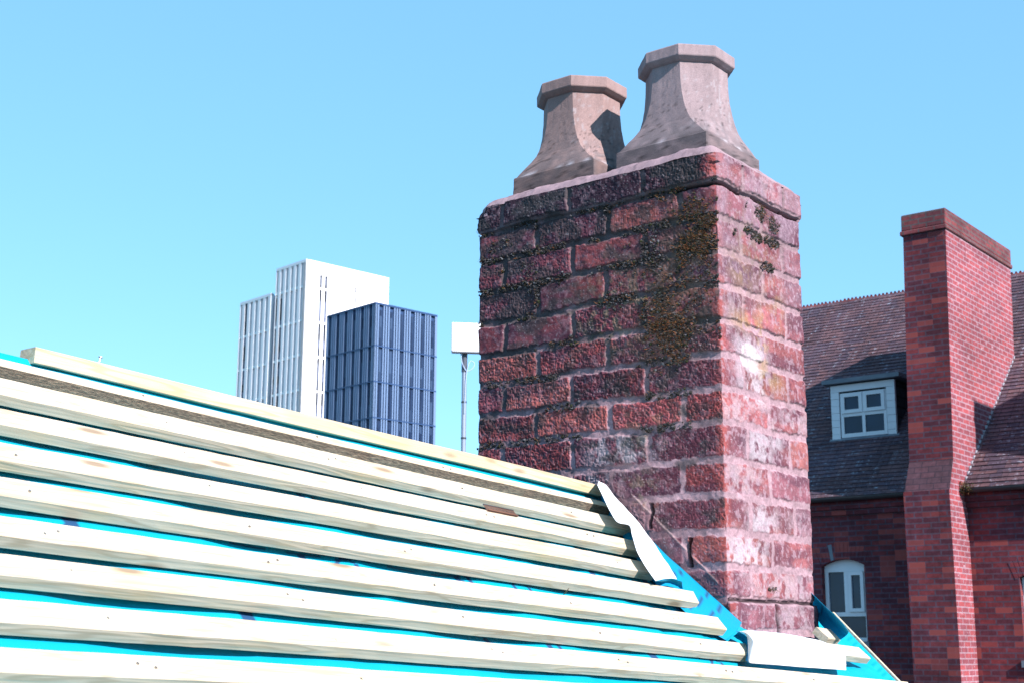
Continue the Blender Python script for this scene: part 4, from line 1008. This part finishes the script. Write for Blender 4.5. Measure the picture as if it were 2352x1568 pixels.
def tower_dark():
    c = ray(*z5(1137, 450)); c = c*(240/c[1])
    L = Fr(c, TL_, -TR_); R = Fr(c, TR_, -TL_)
    lx = lambda x, y, d=0: L.px(*z5(x, y), d); rx = lambda x, y, d=0: R.px(*z5(x, y), d)
    zt = c[2]; wl = lx(797, 560)[0]; wr = rx(1568, 540)[0]; print("dark", zt, wl, wr)
    root = empty("tower_block", (c[0], c[1], GZ), "lower dark navy tower block with vertical ribs, left of the chimney", "tower")
    mb = MB(); mb.slab(L, .4, wl-.1, GZ, zt-.03, -wr+.1, -.4); mb.build("wall", TN, root)
    zb = [rx(1125, y)[1] for y in (748, 998, 1247)]; fh = zb[0]-zb[1]; bz = [zb[0]-k*fh for k in range(0, 8)]
    for fr, W, nb in ((R, wr, 6), (L, wl, 6)):
        w = W/nb; f = MB(); d = MB()
        for k in range(nb):
            a = w*k
            for (x0, x1) in ((0.0, .13), (.24, .36), (.78, .89)):
                f.slab(fr, a+w*x0, a+w*x1, GZ, zt-.35, -.39, 0)
            prev = zt-.9
            for z in bz+[GZ+2]:
                g = MB(); g.slab(fr, a+w*.52, a+w*.70, z+.3, prev-.3, -.39, -.28); g.build("window", TG2, root); prev = z
        f.slab(fr, W-.45, W, GZ, zt-.35, -.39, -.005)
        f.build("fins", TNL, root)
        for z in bz: d = MB(); d.slab(fr, 0, W, z-.12, z+.12, -.39, .02); d.build("band", TN, root)
        d = MB(); d.slab(fr, 0, W, zt-.35, zt, -.39, .04); d.build("parapet", TN, root)
tower_dark()

# ================================================================ ANTENNA MAST
def mast():
    Y = 17.0; c = ray(1067, 812); c = c*(Y/c[1]); nf = np.array([math.sin(math.radians(8)), -math.cos(math.radians(8)), 0]); eu = np.array([nf[1]*-1, nf[0], 0])
    fr = Fr(c, eu, nf); root = empty("antenna_mast", (c[0], c[1], GZ), "square white flat-panel antenna on a slim grey pole, half hidden by the chimney", "antenna")
    a, z0 = fr.px(1034.5, 811); _, z1 = fr.px(1034.5, 744.5); b = fr.px(1104, 811)[0]
    mb = MB(); mb.slab(fr, a, b, z0, z1, .06, .11); mb.build("panel", m_noise("panel_white", (.78, .78, .78), (.82, .82, .82), 3, .4, .4, 0), root, bevel=.012)
    mb = MB(); mb.slab(fr, a+.01, b-.01, z0-.008, z0+.02, .045, .075); mb.build("panel_rim", m_noise("rim_grey", (.3, .28, .3), (.34, .32, .33), 3, b=0), root)
    G = m_noise("pole_grey", (.20, .24, .30), (.28, .32, .38), 2, .45, .5, 0, metal=.3)
    mb = MB(); p = fr.p(0, 0, 0)
    mb.bar((p[0], p[1], GZ), (p[0], p[1], z1-.1), .030, 16); mb.build("pole", G, root)
    mb = MB(); mb.bar((p[0], p[1], z0-.35+.12), (p[0], p[1], z0+.1), .036, 16); mb.build("sleeve", m_noise("sleeve", (.06, .07, .09), (.08, .09, .12), 3, .4, b=0), root)
    for k in range(14):
        mb = MB(); zc = z0-.62-k*.45; mb.bar((p[0], p[1], zc), (p[0], p[1], zc+.018), .035, 16); mb.build("clip", GUT, root)
    def cable(pts, r):
        cu = bpy.data.curves.new("cable", 'CURVE'); cu.dimensions = '3D'; s_ = cu.splines.new('NURBS'); s_.points.add(len(pts)-1); s_.use_endpoint_u = True; s_.order_u = 4
        for i, q in enumerate(pts): s_.points[i].co = (q[0], q[1], q[2], 1)
        cu.bevel_depth = r; o = bpy.data.objects.new("cable", cu); COL.objects.link(o); dg = bpy.context.evaluated_depsgraph_get(); me = bpy.data.meshes.new_from_object(o.evaluated_get(dg)); bpy.data.objects.remove(o)
        return me
    q = lambda x, y, d=.0: fr.p(*fr.px(x, y), d)
    CB = m_noise("cable_pale", (.35, .45, .6), (.4, .5, .65), 3, b=0)
    link("cable", cable([q(1058, 812, .05), q(1058, 830, .05), q(1064, 842, .05), q(1067, 850, .04), q(1075, 855, .04), q(1087, 846, .05), q(1090, 835, .05), q(1082, 828, .05), q(1074, 834, .05), q(1068, 870, .036), q(1066, 950, .036)], .0055), CB, root)
mast()

# parts whose meshes are in world space hang from empties without moving: bake parent offset
S.render.film_transparent = False
